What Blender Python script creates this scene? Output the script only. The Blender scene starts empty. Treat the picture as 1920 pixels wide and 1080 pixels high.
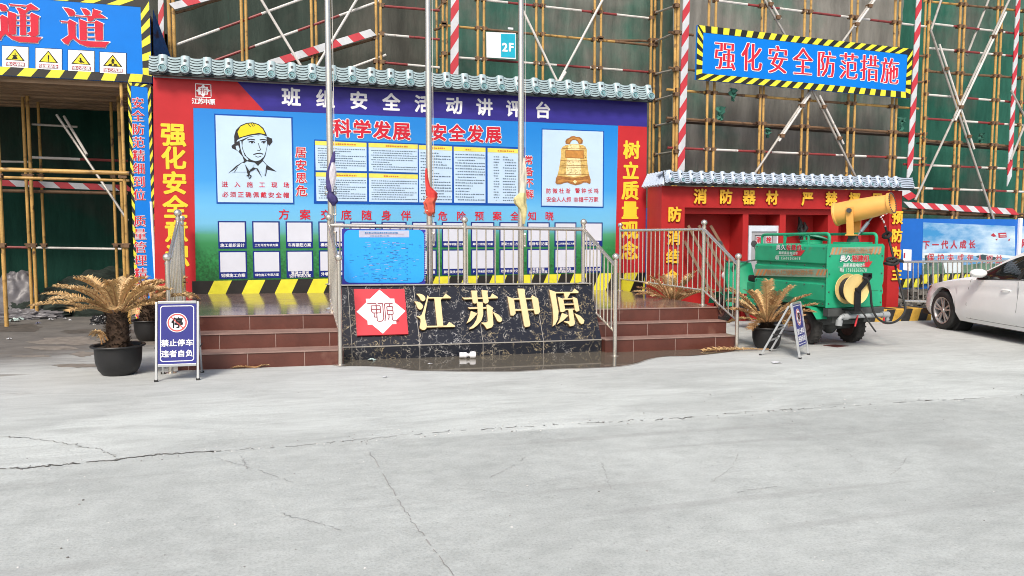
import bpy, bmesh, math, random
from math import sin, cos, tan, pi, radians, sqrt, atan2, hypot, floor
from mathutils import Vector, Matrix, noise

random.seed(7)
# ------------------------------------------------------------------ camera, sky, sun, exposure
TH = radians(16.5); FPX = 1400.0; PT = math.atan(100/FPX); CAMH = 1.5
scn = bpy.context.scene
cam = bpy.data.objects.new('camera', bpy.data.cameras.new('camera'))
scn.collection.objects.link(cam)
cam.location = (0, 0, CAMH); cam.rotation_euler = (pi/2-PT, 0, -TH)
cam.data.sensor_width = 36; cam.data.lens = 36*FPX/1920
cam.data.clip_start = .05; cam.data.clip_end = 2000
scn.camera = cam
SUN_EL, SUN_AZ = radians(46), radians(208)      # azimuth clockwise from +Y: behind the camera, a little left
world = bpy.data.worlds.new('World'); scn.world = world; world.use_nodes = True
wn = world.node_tree.nodes; wl = world.node_tree.links
sky = wn.new('ShaderNodeTexSky'); sky.sky_type = 'NISHITA'; sky.sun_disc = False
sky.sun_elevation = SUN_EL; sky.sun_rotation = SUN_AZ; sky.dust_density = 4.0; sky.air_density = 1.0; sky.ozone_density = .6
bg = wn['Background']; bg.inputs['Strength'].default_value = .128
wl.new(sky.outputs[0], bg.inputs[0])
sl = bpy.data.lights.new('sun', 'SUN'); sl.energy = 2.3; sl.angle = radians(14); sl.color = (1, .94, .86)
sun = bpy.data.objects.new('sun', sl); scn.collection.objects.link(sun)
sd = Vector((sin(SUN_AZ)*cos(SUN_EL), cos(SUN_AZ)*cos(SUN_EL), sin(SUN_EL)))
sun.rotation_euler = (-sd).to_track_quat('-Z', 'Y').to_euler()
sun.location = (0, -5, 20)
scn.view_settings.view_transform = 'Standard'; scn.view_settings.look = 'None'
scn.view_settings.exposure = .36; scn.view_settings.gamma = 1
scn.cycles.filter_width = 1.0

# ------------------------------------------------------------------ measuring: a point of the photo on a plane that stands in the place
_F = Vector((sin(TH)*cos(PT), cos(TH)*cos(PT), -sin(PT))); _R = Vector((cos(TH), -sin(TH), 0)); _U = _R.cross(_F)
CAM = Vector((0, 0, CAMH)); SL = .012
def ray(x, y): return _F + _R*((x-960)/FPX) + _U*((540-y)/FPX)
def V(x, y, v): r = ray(x, y); return CAM + r*(v/r.y)            # on a wall plane Y = v
def UU(x, y, u): r = ray(x, y); return CAM + r*(u/r.x)
def gz(u): return -SL*(u+1)                                       # the yard falls gently to the right
def G(x, y, dz=0):                                               # on the ground
    r = ray(x, y); t = (-SL+dz-CAMH)/(r.z+SL*r.x); return CAM + r*t
def PL(x, y, o, n):
    r = ray(x, y); t = (o-CAM).dot(n)/r.dot(n); return CAM + r*t
X3, Y3, Z3 = Vector((1, 0, 0)), Vector((0, 1, 0)), Vector((0, 0, 1))

# ------------------------------------------------------------------ materials
def lin(h):
    h = h.lstrip('#'); c = [int(h[i:i+2], 16)/255 for i in (0, 2, 4)]
    return tuple(x/12.92 if x <= .04045 else ((x+.055)/1.055)**2.4 for x in c)
MATS = {}
def M(name, col, rough=.6, metal=0, var=.12, scale=4, bump=0, bscale=30, rust=None, rth=.6, rscale=6, spec=.5, coat=0, stretch=None):
    if name in MATS: return MATS[name]
    if isinstance(col, str): col = lin(col)
    m = bpy.data.materials.new(name); m.use_nodes = True; nt = m.node_tree; N, L = nt.nodes, nt.links
    p = N['Principled BSDF']
    p.inputs['Roughness'].default_value = rough; p.inputs['Metallic'].default_value = metal
    p.inputs['Specular IOR Level'].default_value = spec if 'print' not in name and name not in ('sign blue', 'red paint', 'white print') else .22; p.inputs['Coat Weight'].default_value = coat
    p.inputs['Coat Roughness'].default_value = .08
    tc = N.new('ShaderNodeTexCoord'); src = tc.outputs['Object']
    if stretch:
        mp = N.new('ShaderNodeMapping'); mp.inputs['Scale'].default_value = stretch; L.new(src, mp.inputs[0]); src = mp.outputs[0]
    nz = N.new('ShaderNodeTexNoise'); nz.inputs['Scale'].default_value = scale; nz.inputs['Detail'].default_value = 7
    nz.inputs['Roughness'].default_value = .65
    L.new(src, nz.inputs[0])
    rp = N.new('ShaderNodeValToRGB'); e = rp.color_ramp.elements
    e[0].position = .3; e[1].position = .7
    e[0].color = tuple(c*(1-var) for c in col)+(1,); e[1].color = tuple(min(1, c*(1+var)) for c in col)+(1,)
    L.new(nz.outputs[0], rp.inputs[0]); out = rp.outputs[0]
    if rust:
        n2 = N.new('ShaderNodeTexNoise'); n2.inputs['Scale'].default_value = rscale; n2.inputs['Detail'].default_value = 8
        L.new(src, n2.inputs[0])
        r2 = N.new('ShaderNodeValToRGB'); r2.color_ramp.elements[0].position = rth; r2.color_ramp.elements[1].position = min(1, rth+.12)
        L.new(n2.outputs[0], r2.inputs[0])
        mx = N.new('ShaderNodeMix'); mx.data_type = 'RGBA'; L.new(r2.outputs[0], mx.inputs[0]); L.new(out, mx.inputs[6])
        mx.inputs[7].default_value = tuple(lin(rust) if isinstance(rust, str) else rust)+(1,); out = mx.outputs[2]
    L.new(out, p.inputs['Base Color'])
    if bump:
        n3 = N.new('ShaderNodeTexNoise'); n3.inputs['Scale'].default_value = bscale; n3.inputs['Detail'].default_value = 5
        L.new(src, n3.inputs[0]); b = N.new('ShaderNodeBump'); b.inputs['Strength'].default_value = bump; b.inputs['Distance'].default_value = .02
        L.new(n3.outputs[0], b.inputs['Height']); L.new(b.outputs[0], p.inputs['Normal'])
    MATS[name] = m; return m
def base(m): return m.node_tree.nodes['Principled BSDF']

# ------------------------------------------------------------------ mesh building
COL = scn.collection; ORG = {}
class MB:
    def __init__(s): s.v = []; s.f = []; s.m = []
    def add(s, vs, fs, mi=0):
        o = len(s.v); s.v += [Vector(p) for p in vs]
        for f in fs: s.f.append([i+o for i in f]); s.m.append(mi)
        return s
    def poly(s, pts, mi=0): return s.add(pts, [list(range(len(pts)))], mi)
    def ext(s, pts, vec, mi=0, ms=None):                 # polygon pushed along vec: a slab with sides
        n = len(pts); vec = Vector(vec); pts = [Vector(p) for p in pts]
        s.add(pts+[p+vec for p in pts], [list(range(n))], mi)
        s.f.append([len(s.v)-n+i for i in range(n)][::-1]); s.m.append(mi)
        b = len(s.v)-2*n
        for i in range(n):
            j = (i+1) % n; s.f.append([b+j, b+i, b+n+i, b+n+j]); s.m.append(mi if ms is None else ms)
        return s
    def box(s, x0, x1, y0, y1, z0, z1, mi=0):
        return s.add([(x, y, z) for z in (z0, z1) for y in (y0, y1) for x in (x0, x1)],
                     [(0, 2, 3, 1), (4, 5, 7, 6), (0, 1, 5, 4), (1, 3, 7, 5), (3, 2, 6, 7), (2, 0, 4, 6)], mi)
    def bar(s, a, b, w, h, mi=0, up=Z3):                 # rectangular bar from a to b
        a, b = Vector(a), Vector(b); d = (b-a).normalized(); up = Vector(up)
        x = d.cross(up)
        x = d.cross(Vector((0, 1, .1))) if x.length < 1e-4 else x
        x.normalize(); y = x.cross(d)
        q = [x*(i*w/2)+y*(j*h/2) for i, j in ((-1, -1), (1, -1), (1, 1), (-1, 1))]
        return s.add([a+k for k in q]+[b+k for k in q], [(3, 2, 1, 0), (4, 5, 6, 7), (0, 1, 5, 4), (1, 2, 6, 5), (2, 3, 7, 6), (3, 0, 4, 7)], mi)
    def tube(s, pts, r, n=8, mi=0, cap=True, mis=None):
        pts = [Vector(p) for p in pts]; k = len(pts); rs = r if isinstance(r, (list, tuple)) else [r]*k
        ref = None; o = len(s.v)
        for i, p in enumerate(pts):
            d = (pts[min(i+1, k-1)]-pts[max(i-1, 0)]).normalized()
            if ref is None: ref = d.cross(Z3 if abs(d.z) < .9 else X3).normalized()
            ref = (ref-d*ref.dot(d)).normalized(); b = d.cross(ref)
            for j in range(n):
                a = 2*pi*j/n; s.v.append(p+(ref*cos(a)+b*sin(a))*rs[i])
        for i in range(k-1):
            for j in range(n):
                j2 = (j+1) % n; s.f.append([o+i*n+j, o+i*n+j2, o+(i+1)*n+j2, o+(i+1)*n+j]); s.m.append(mis[i] if mis else mi)
        if cap:
            s.f.append([o+j for j in range(n)][::-1]); s.m.append(mis[0] if mis else mi)
            s.f.append([o+(k-1)*n+j for j in range(n)]); s.m.append(mis[-1] if mis else mi)
        return s
    def lathe(s, prof, n=24, mat=None, mi=0, caps=True):  # prof: (radius, height)
        mat = mat or Matrix(); o = len(s.v); k = len(prof)
        for r, h in prof:
            for j in range(n): s.v.append(mat @ Vector((r*cos(2*pi*j/n), r*sin(2*pi*j/n), h)))
        for i in range(k-1):
            for j in range(n):
                j2 = (j+1) % n; s.f.append([o+i*n+j, o+i*n+j2, o+(i+1)*n+j2, o+(i+1)*n+j]); s.m.append(mi)
        if caps:
            if prof[0][0] > 1e-5: s.f.append([o+j for j in range(n)][::-1]); s.m.append(mi)
            if prof[-1][0] > 1e-5: s.f.append([o+(k-1)*n+j for j in range(n)]); s.m.append(mi)
        return s
    def ball(s, c, r, n=14, mi=0):
        k = n//2; pr = [(r*sin(pi*i/k), -r*cos(pi*i/k)) for i in range(k+1)]
        return s.lathe(pr, n, Matrix.Translation(c), mi, False)
    def grid(s, rows, mi=0, mf=None):
        o = len(s.v); h, w = len(rows), len(rows[0])
        for r in rows: s.v += [Vector(p) for p in r]
        for i in range(h-1):
            for j in range(w-1):
                s.f.append([o+i*w+j, o+i*w+j+1, o+(i+1)*w+j+1, o+(i+1)*w+j]); s.m.append(mf(i, j) if mf else mi)
        return s
    def shear(s):
        for p in s.v: p.z += gz(p.x)
        return s
    def build(s, name, mats, parent=None, smooth=35, local=False, bevel=0):
        me = bpy.data.meshes.new(name); org = Vector((0, 0, 0))
        if parent is not None and not local: org = ORG[parent.name]
        me.from_pydata([tuple(p-org) for p in s.v], [], s.f)
        if not isinstance(mats, (list, tuple)): mats = [mats]
        for m in mats: me.materials.append(m)
        me.polygons.foreach_set('material_index', s.m)
        if smooth: me.shade_smooth(); me.set_sharp_from_angle(angle=radians(smooth))
        else: me.shade_flat()
        me.update()
        o = bpy.data.objects.new(name, me); COL.objects.link(o)
        if parent is not None: o.parent = parent
        ORG[o.name] = org
        if bevel:
            b = o.modifiers.new('bevel', 'BEVEL'); b.width = bevel; b.segments = 2; b.limit_method = 'ANGLE'; b.angle_limit = radians(40)
        return o
def tag(o, label=None, cat=None, group=None, kind=None):
    for k, v in (('label', label), ('category', cat), ('group', group), ('kind', kind)):
        if v: o[k] = v
    return o
def thing(name, label, cat, loc=(0, 0, 0), rz=0, group=None, rot=None):
    o = bpy.data.objects.new(name, None); COL.objects.link(o); o.empty_display_size = .2
    o.location = loc; o.rotation_euler = rot or (0, 0, rz); ORG[o.name] = Vector(loc)
    return tag(o, label, cat, group)
def copy_tree(o, parent=None):
    c = o.copy(); COL.objects.link(c); ORG[c.name] = ORG[o.name]
    if parent is not None: c.parent = parent
    for ch in list(o.children): copy_tree(ch, c)
    return c

# ------------------------------------------------------------------ lettering
_GL = {}
def glyph(ch, off=0.0, dep=0.0):
    k = (ch, round(off, 4), round(dep, 4))
    if k not in _GL:
        c = bpy.data.curves.new('glyph', 'FONT'); c.body = ch; c.size = 1; c.resolution_u = 2; c.offset = off; c.extrude = dep/2
        o = bpy.data.objects.new('glyph', c); COL.objects.link(o)
        bpy.context.view_layer.update()
        me = bpy.data.meshes.new_from_object(o.evaluated_get(bpy.context.evaluated_depsgraph_get()))
        vs = [(v.co.x-.5, v.co.y-.38, v.co.z+dep/2) for v in me.vertices]; fs = [list(p.vertices) for p in me.polygons]
        if ord(ch) < 128 and vs:
            mx = (max(v[0] for v in vs)+min(v[0] for v in vs))/2; vs = [(v[0]-mx, v[1], v[2]) for v in vs]
        bpy.data.objects.remove(o); bpy.data.curves.remove(c); bpy.data.meshes.remove(me); _GL[k] = (vs, fs)
    return _GL[k]
def put(mb, ch, O, X, Y, size, mi=0, off=.012, dep=0, song=0, lift=.003, asp=1):
    if ch in ' 　': return
    O, X, Y = Vector(O), Vector(X).normalized(), Vector(Y).normalized(); N = X.cross(Y)
    vs, fs = glyph(ch, -.012 if song else 0, dep/size if dep else 0)      # thickened strokes: the same outline laid over itself a little aside
    sh = [(k*song/2, 0) for k in (-2, -1, 0, 1, 2)] if song else [(0, 0)]
    if off > .006:
        n = 8 if off > .025 else 4
        sh = [(a+off*cos(2*pi*q/n+.4), off*sin(2*pi*q/n+.4)) for q in range(n) for a in ([x for x, _ in sh] if not song else (-song, song))]+[(0, 0)]
    for i, (dx, dy) in enumerate(sh):
        mb.add([O+X*((x+dx)*size*asp)+Y*((y+dy)*size)+N*(z*size+lift+i*.00025) for x, y, z in vs], fs, mi)
def wtext(mb, v, s, p0, p1, h, mi=0, off=.012, dep=0, song=0, lift=.003, asp=1):   # signwriting on a wall plane Y = v
    a, b = V(*p0, v), V(*p1, v); n = len(s)
    size = (V(p0[0], p0[1]-h/2, v)-V(p0[0], p0[1]+h/2, v)).length/.93
    for i, ch in enumerate(s):
        put(mb, ch, a.lerp(b, i/max(1, n-1)), X3, Z3, size, mi, off, dep, song, lift, asp)
def wpoly(mb, v, pts, mi=0, lift=0): mb.poly([V(x, y, v)+Vector((0, -lift, 0)) for x, y in pts][::-1], mi)
def wquad(mb, v, x0, y0, x1, y1, mi=0, lift=0):
    a, c = V(x0, y0, v), V(x0, y1, v); b = V(x1, y0, v); mb.poly([(a.x, v-lift, c.z), (b.x, v-lift, c.z), (b.x, v-lift, a.z), (a.x, v-lift, a.z)], mi)
def rect(mb, v, u0, u1, z0, z1, mi=0): mb.poly([(u0, v, z0), (u1, v, z0), (u1, v, z1), (u0, v, z1)], mi)
def scribble(mb, v, x0, x1, z0, z1, rows, mi, seed, fill=.9, hh=.45):    # small print too fine to read: rows of short dark dashes
    r = random.Random(seed); dz = (z1-z0)/rows
    for i in range(rows):
        z = z1-dz*(i+.75); x = x0+(dz*.8 if r.random() < .3 else 0); xe = x0+(x1-x0)*(1 if r.random() < .6 else r.uniform(.35, .95))*fill
        while x < xe:
            w = dz*r.uniform(.35, .75); hq = dz*hh*r.uniform(.7, 1); rect(mb, v, x, min(x+w, xe+.01), z, z+hq, mi); x += w+dz*r.uniform(.12, .3)

# colours
RED = M('red paint', (.39, .022, .022), .5, var=.12, scale=2, bump=.08, bscale=14)
REDP = M('red vinyl print', (.47, .026, .032), .38, var=.08, scale=2, bump=.25, bscale=2.2)
PURP = M('purple vinyl print', (.035, .028, .23), .35, var=.2, scale=1.2, stretch=(.6, 1, 3), bump=.35, bscale=2)
YELP = M('yellow print', (.85, .68, .05), .4, var=.05)
GOLDP = M('amber letter paint', (.85, .48, .03), .4, var=.06)
WHP = M('white print', (.82, .83, .86), .4, var=.03)
PALE = M('pale blue print', (.50, .66, .83), .35, var=.05, scale=2)
NAVY = M('navy print', (.012, .025, .19), .38, var=.1)
MIDB = M('blue frame print', (.005, .075, .38), .38, var=.08)
BLUS = M('sign blue', (.002, .185, .68), .38, var=.06, scale=1.5)
BLK = M('black print', (.012, .012, .014), .45, var=.2)
INK = M('grey ink', (.10, .15, .22), .5, var=.2)
HAZY = M('hazard yellow', (.72, .68, .04), .4, var=.1, scale=6)
HAZK = M('hazard black', (.014, .013, .012), .42, var=.3)
STEEL = M('stainless steel', (.70, .66, .60), .25, .85, var=.08, scale=20, bump=.03, bscale=60)
YPIPE = M('yellow painted pipe', (.47, .28, .08), .55, var=.32, scale=3, rust='#5a4028', rth=.58, rscale=7, bump=.1)
WPIPE = M('white painted pipe', (.62, .60, .57), .5, var=.15, rust='#6b5a4a', rth=.66, rscale=10)
RPIPE = M('red painted pipe', (.23, .035, .035), .5, var=.25, rust='#4a2a22', rth=.6, rscale=10)
BPIPE = M('rusty brown pipe', (.16, .09, .045), .65, var=.35, scale=6, rust='#3a2417', rth=.55)
GPIPE = M('grey steel pipe', (.42, .40, .37), .45, var=.2, rust='#6b5f52', rth=.6, metal=.3)
WBRD = M('white toe board paint', (.55, .57, .60), .5, var=.15, rust='#6a6560', rth=.68)
RBRD = M('red toe board paint', (.50, .035, .05), .5, var=.12, rust='#5a2a28', rth=.7)
BLKRUB = M('black rubber', (.02, .02, .02), .7, var=.3, bump=.1)
BPOT = M('black plastic pot', (.013, .013, .014), .5, var=.3, scale=8, rust='#2e2c2a', rth=.66, bump=.03)
CONC = M('grey concrete', (.30, .29, .28), .85, var=.2, bump=.2)
# ------------------------------------------------------------------ the yard
def ground_material():
    m = bpy.data.materials.new('yard concrete'); m.use_nodes = True; nt = m.node_tree; N, L = nt.nodes, nt.links; p = N['Principled BSDF']
    tc = N.new('ShaderNodeTexCoord')
    def nz(scale, st=(1, 1, 1), det=8, rough=.6, dist=0):
        mp = N.new('ShaderNodeMapping'); mp.inputs['Scale'].default_value = st; L.new(tc.outputs['Object'], mp.inputs[0])
        n = N.new('ShaderNodeTexNoise'); n.inputs['Scale'].default_value = scale; n.inputs['Detail'].default_value = det
        n.inputs['Roughness'].default_value = rough; n.inputs['Distortion'].default_value = dist; L.new(mp.outputs[0], n.inputs[0]); return n.outputs[0]
    def ramp(x, stops):
        r = N.new('ShaderNodeValToRGB'); e = r.color_ramp.elements
        e[0].position, e[0].color = stops[0][0], stops[0][1]+(1,); e[1].position, e[1].color = stops[-1][0], stops[-1][1]+(1,)
        for q, c in stops[1:-1]: k = e.new(q); k.color = c+(1,)
        L.new(x, r.inputs[0]); return r.outputs[0]
    def mix(f, a, b, mode='MIX'):
        x = N.new('ShaderNodeMix'); x.data_type = 'RGBA'; x.blend_type = mode
        if isinstance(f, float): x.inputs[0].default_value = f
        else: L.new(f, x.inputs[0])
        for i, q in ((6, a), (7, b)):
            if isinstance(q, tuple): x.inputs[i].default_value = q+(1,)
            else: L.new(q, x.inputs[i])
        return x.outputs[2]
    def math_(op, a, b=None, c=None):
        x = N.new('ShaderNodeMath'); x.operation = op
        for i, q in enumerate((a, b, c)):
            if q is None: continue
            if isinstance(q, (int, float)): x.inputs[i].default_value = q
            else: L.new(q, x.inputs[i])
        return x.outputs[0]
    def smooth(x, a, b):
        r = N.new('ShaderNodeMapRange'); r.interpolation_type = 'SMOOTHSTEP'; r.inputs[1].default_value = a; r.inputs[2].default_value = b
        L.new(x, r.inputs[0]); return r.outputs[0]
    g = lambda q: (q*.985, q*1.0, q*.992)
    near = ramp(nz(.55, (1, 1.3, 1), 9, .62, .4), [(.25, g(.40)), (.5, g(.49)), (.75, g(.57))])
    nfine = ramp(nz(5, (1, 1.6, 1), 8, .7), [(.3, g(.82)), (.6, g(1.0)), (.8, g(1.06))])
    grain = mix(1.0, ramp(nz(75, (1, 1, 1), 4, .7), [(.3, g(.78)), (.5, g(1.0)), (.72, g(1.10))]), ramp(nz(17, (1, 1, 1), 5, .8), [(.30, g(.72)), (.37, g(1.0)), (.70, g(1.0)), (.78, g(1.12))]), 'MULTIPLY')
    near = mix(1.0, mix(1.0, near, nfine, 'MULTIPLY'), grain, 'MULTIPLY')
    oil = smooth(nz(.75, (1, 1, 1), 5, .45), .63, .72); near = mix(math_('MULTIPLY', oil, .30), near, (.25, .245, .235))
    tyre = smooth(nz(1.0, (.16, 4.2, 1), 4, .5), .60, .68); near = mix(math_('MULTIPLY', tyre, .26), near, (.27, .27, .265))
    scuff = smooth(nz(1.5, (1, 5, 1), 10, .75, 1.2), .60, .74)
    near = mix(math_('MULTIPLY', scuff, .22), near, g(.30))
    far = ramp(nz(.8, (.5, 1.3, 1), 10, .68, .9), [(.22, g(.40)), (.45, g(.52)), (.62, g(.63)), (.8, g(.71))])
    ffine = ramp(nz(3.2, (.6, 2.2, 1), 9, .74, .9), [(.28, g(.80)), (.55, g(1.0)), (.8, g(1.1))])
    far = mix(1.0, mix(1.0, far, ffine, 'MULTIPLY'), grain, 'MULTIPLY')
    sx = N.new('ShaderNodeSeparateXYZ'); L.new(tc.outputs['Object'], sx.inputs[0])
    a, b = G(0, 880), G(1920, 742); nx, ny = -(b.y-a.y), (b.x-a.x); ln = hypot(nx, ny); nx /= ln; ny /= ln; c = nx*a.x+ny*a.y
    side = math_('SUBTRACT', math_('ADD', math_('MULTIPLY', sx.outputs[0], nx), math_('MULTIPLY', sx.outputs[1], ny)), c)
    side2 = math_('ADD', side, math_('MULTIPLY', math_('SUBTRACT', nz(2.5, (1, 1, 1), 6), .5), .10))
    col = mix(smooth(side2, -.02, .05), near, far)
    # the far slab is bleached next to the joint and greyer towards the stage
    grey = math_('MULTIPLY', smooth(math_('ADD', side, math_('MULTIPLY', nz(1.1, (.4, 1.2, 1)), 1.6)), 1.4, 4.2), .62)
    col = mix(grey, col, mix(1.0, g(.45), ffine, 'MULTIPLY'))
    # mud and wheel dirt under the passage at the left and behind the stage
    dl = math_('ADD', math_('SUBTRACT', math_('MULTIPLY', sx.outputs[1], 1.0), math_('MULTIPLY', sx.outputs[0], .62)), math_('MULTIPLY', nz(.9, (.6, 1.4, 1), 9, .7), 3.0))
    dirt = smooth(dl, 12.0, 14.4)
    col = mix(math_('MULTIPLY', dirt, .88), col, ramp(nz(3, (1, 1, 1), 9, .7), [(.3, (.055, .048, .041)), (.7, (.145, .13, .115))]))
    st = math_('MULTIPLY', smooth(nz(1.3, (.55, 2.6, 1), 6, .5, .3), .60, .66), smooth(dl, 10.0, 11.6))
    col = mix(math_('MULTIPLY', st, .6), col, (.15, .135, .115))
    L.new(col, p.inputs['Base Color']); p.inputs['Roughness'].default_value = .82; p.inputs['Specular IOR Level'].default_value = .3
    bp = N.new('ShaderNodeBump'); bp.inputs['Strength'].default_value = .35; bp.inputs['Distance'].default_value = .01
    L.new(nz(40, (1, 1, 1), 6, .7), bp.inputs['Height']); L.new(bp.outputs[0], p.inputs['Normal'])
    return m
gm = MB(); gm.grid([[(x, y, gz(x)) for x in range(-90, 131, 20)] for y in range(-60, 101, 20)])
ground = gm.build('ground', ground_material(), smooth=0); tag(ground, kind='structure')
CRK = M('open joint', (.15, .145, .135), .95, var=.4); CRF = M('hairline crack', (.275, .27, .265), .9, var=.3); SCF = M('tyre scuff', (.365, .366, .364), .85, var=.15)
CHIP = M('chipped pale concrete', (.55, .55, .54), .9, var=.2)
def strip(mb, pix, w0, w1, seg=14, jit=.012, dz=.004, gaps=0, mi=0, seed=1):
    r = random.Random(seed); pts = [G(*q) for q in pix]; out = []
    for a, b in zip(pts, pts[1:]):
        for i in range(seg): out.append(a.lerp(b, i/seg)+Vector((r.gauss(0, jit), r.gauss(0, jit), 0)))
    out.append(pts[-1])
    for i in range(len(out)-1):
        if r.random() < gaps: continue
        a, b = out[i], out[i+1]; d = (b-a); n = Vector((-d.y, d.x, 0)).normalized()
        k0 = w0+(w1-w0)*noise.noise(Vector((i*.35, seed, 0)))**2*2; k1 = w0+(w1-w0)*noise.noise(Vector((i*.35+.35, seed, 0)))**2*2
        q = [a-n*k0/2, b-n*k1/2, b+n*k1/2, a+n*k0/2]
        mb.poly([Vector((p.x, p.y, gz(p.x)+dz)) for p in q], mi)
cm = MB()
strip(cm, [(-60, 884), (0, 880), (80, 874), (140, 870), (222, 862), (300, 852), (415, 846)], .012, .036, 16, .012, gaps=.06, seed=3)
strip(cm, [(415, 846), (560, 836), (700, 822), (880, 806)], .005, .016, 20, .012, gaps=.4, seed=4)
strip(cm, [(880, 806), (1100, 794), (1250, 786), (1400, 774), (1560, 763), (1740, 752), (1930, 741)], .006, .024, 22, .016, gaps=.42, seed=5)
strip(cm, [(-40, 817), (0, 819), (60, 822), (120, 832), (150, 838), (185, 842), (205, 850), (222, 861)], .004, .014, 10, .010, gaps=.08, seed=6)
cm.build('joint_crack', CRK, ground, 0)
cm = MB()
for i, (p, w) in enumerate((([(684, 829), (720, 895), (760, 960), (790, 1000), (850, 1080)], .012), ([(400, 858), (470, 878), (550, 905)], .008), ([(524, 963), (570, 975), (640, 995)], .01),
             ([(850, 915), (960, 925), (1040, 935)], .006), ([(1780, 768), (1850, 790), (1930, 812)], .008), ([(1560, 840), (1590, 850), (1615, 870)], .006),
             ([(920, 895), (960, 875), (985, 858)], .008), ([(1128, 868), (1140, 905), (1146, 918)], .007), ([(1380, 925), (1420, 918), (1460, 912)], .009),
             ([(1335, 905), (1375, 875), (1385, 850)], .006), ([(450, 855), (460, 870), (465, 880)], .007), ([(1700, 860), (1690, 875), (1672, 890)], .006))):
    strip(cm, p, w*.35, w*.9, 12, .005, gaps=.25, seed=20+i)
cm.build('hairline_crack', CRF, ground, 0)
r = random.Random(5)                                   # damp and oily stains with outlines of their own
for x, y, w, h, k in ((125, 640, 62, 8, 0), (95, 653, 45, 4, 0), (150, 686, 46, 3.5, 0), (155, 664, 20, 4.5, 0), (245, 642, 55, 7, 0), (60, 668, 38, 2, 0), (30, 615, 60, 7, 1), (190, 622, 70, 5, 1)):
    P_ = []
    for i in range(48):
        a = 2*pi*i/48; f = 1+.55*noise.noise(Vector((cos(a)*1.3+x, sin(a)*1.3+y, 0)))+.3*noise.noise(Vector((cos(a)*4+x, sin(a)*4, y)))
        p = G(x+w*f*cos(a), y+h*f*sin(a)); P_.append(Vector((p.x, p.y, gz(p.x)+.0025)))
    cm = MB(); cm.poly(P_); cm.build('stain', (M('brown damp stain', (.20, .18, .155), .8, var=.3, scale=9), M('dark mud stain', (.085, .075, .064), .8, var=.4, scale=8), M('faint grey stain', (.385, .395, .40), .85, var=.14, scale=12))[k], ground, 0)
cm = MB(); r = random.Random(8)
for i in range(230):                                   # crumbs of concrete along the joint and grit on the slab
    t = r.random()
    if i < 150: x = 1920*t; y = 880-138*t+r.gauss(0, 5)-(8*sin(t*3.1))
    else: x = 1920*t; y = r.uniform(690, 1080)
    p = G(x, y); s = r.uniform(.002, .008)*(1.5 if r.random() < .06 else 1)
    cm.lathe([(s, 0), (s*.8, s*.6), (0, s*.8)], 5, Matrix.Translation(p)@Matrix.Rotation(r.random()*6, 4, 'Z'), r.choice((0, 0, 1, 2)), False)
o = cm.build('grit', [CHIP, CRF, CRK], ground, 0); tag(o, kind='stuff')

# puddle of dirty water under the stage front
pm = bpy.data.materials.new('dirty puddle water'); pm.use_nodes = True
b_ = base(pm); b_.inputs['Base Color'].default_value = (.125, .11, .085, 1); b_.inputs['Roughness'].default_value = .05; b_.inputs['Specular IOR Level'].default_value = .33
pts = [(630, 672), (634, 686), (665, 686.5), (700, 687), (740, 690), (775, 694.5), (830, 695.5), (900, 696.5), (970, 696), (1040, 692), (1100, 690), (1150, 688), (1190, 682), (1215, 674), (1245, 669), (1290, 668), (1335, 664), (1372, 659), (1372, 654), (1127, 655), (900, 662)]
q = [G(*p) for p in pts]; k = len(q); sm = []
for i in range(k):
    for t in (0, .25, .5, .75):
        p0, p1, p2, p3 = q[i-1], q[i], q[(i+1) % k], q[(i+2) % k]
        s = .5*((2*p1)+(p2-p0)*t+(2*p0-5*p1+4*p2-p3)*t*t+(3*p1-p0-3*p2+p3)*t**3); sm.append(Vector((s.x, s.y, gz(s.x)+.006)))
pu = MB(); pu.poly(sm); o = pu.build('puddle', pm, None, 0); tag(o, kind='structure')
rim = MB(); cen = sum(sm, Vector())/len(sm)
out = [p+(p-cen).normalized()*(.035+.03*noise.noise(p*3)) for p in sm]
rim.poly([Vector((p.x, p.y, gz(p.x)+.003)) for p in out]); o = rim.build('damp_ground', M('damp concrete', (.30, .285, .26), .5, var=.25), None, 0); tag(o, kind='structure')

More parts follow.
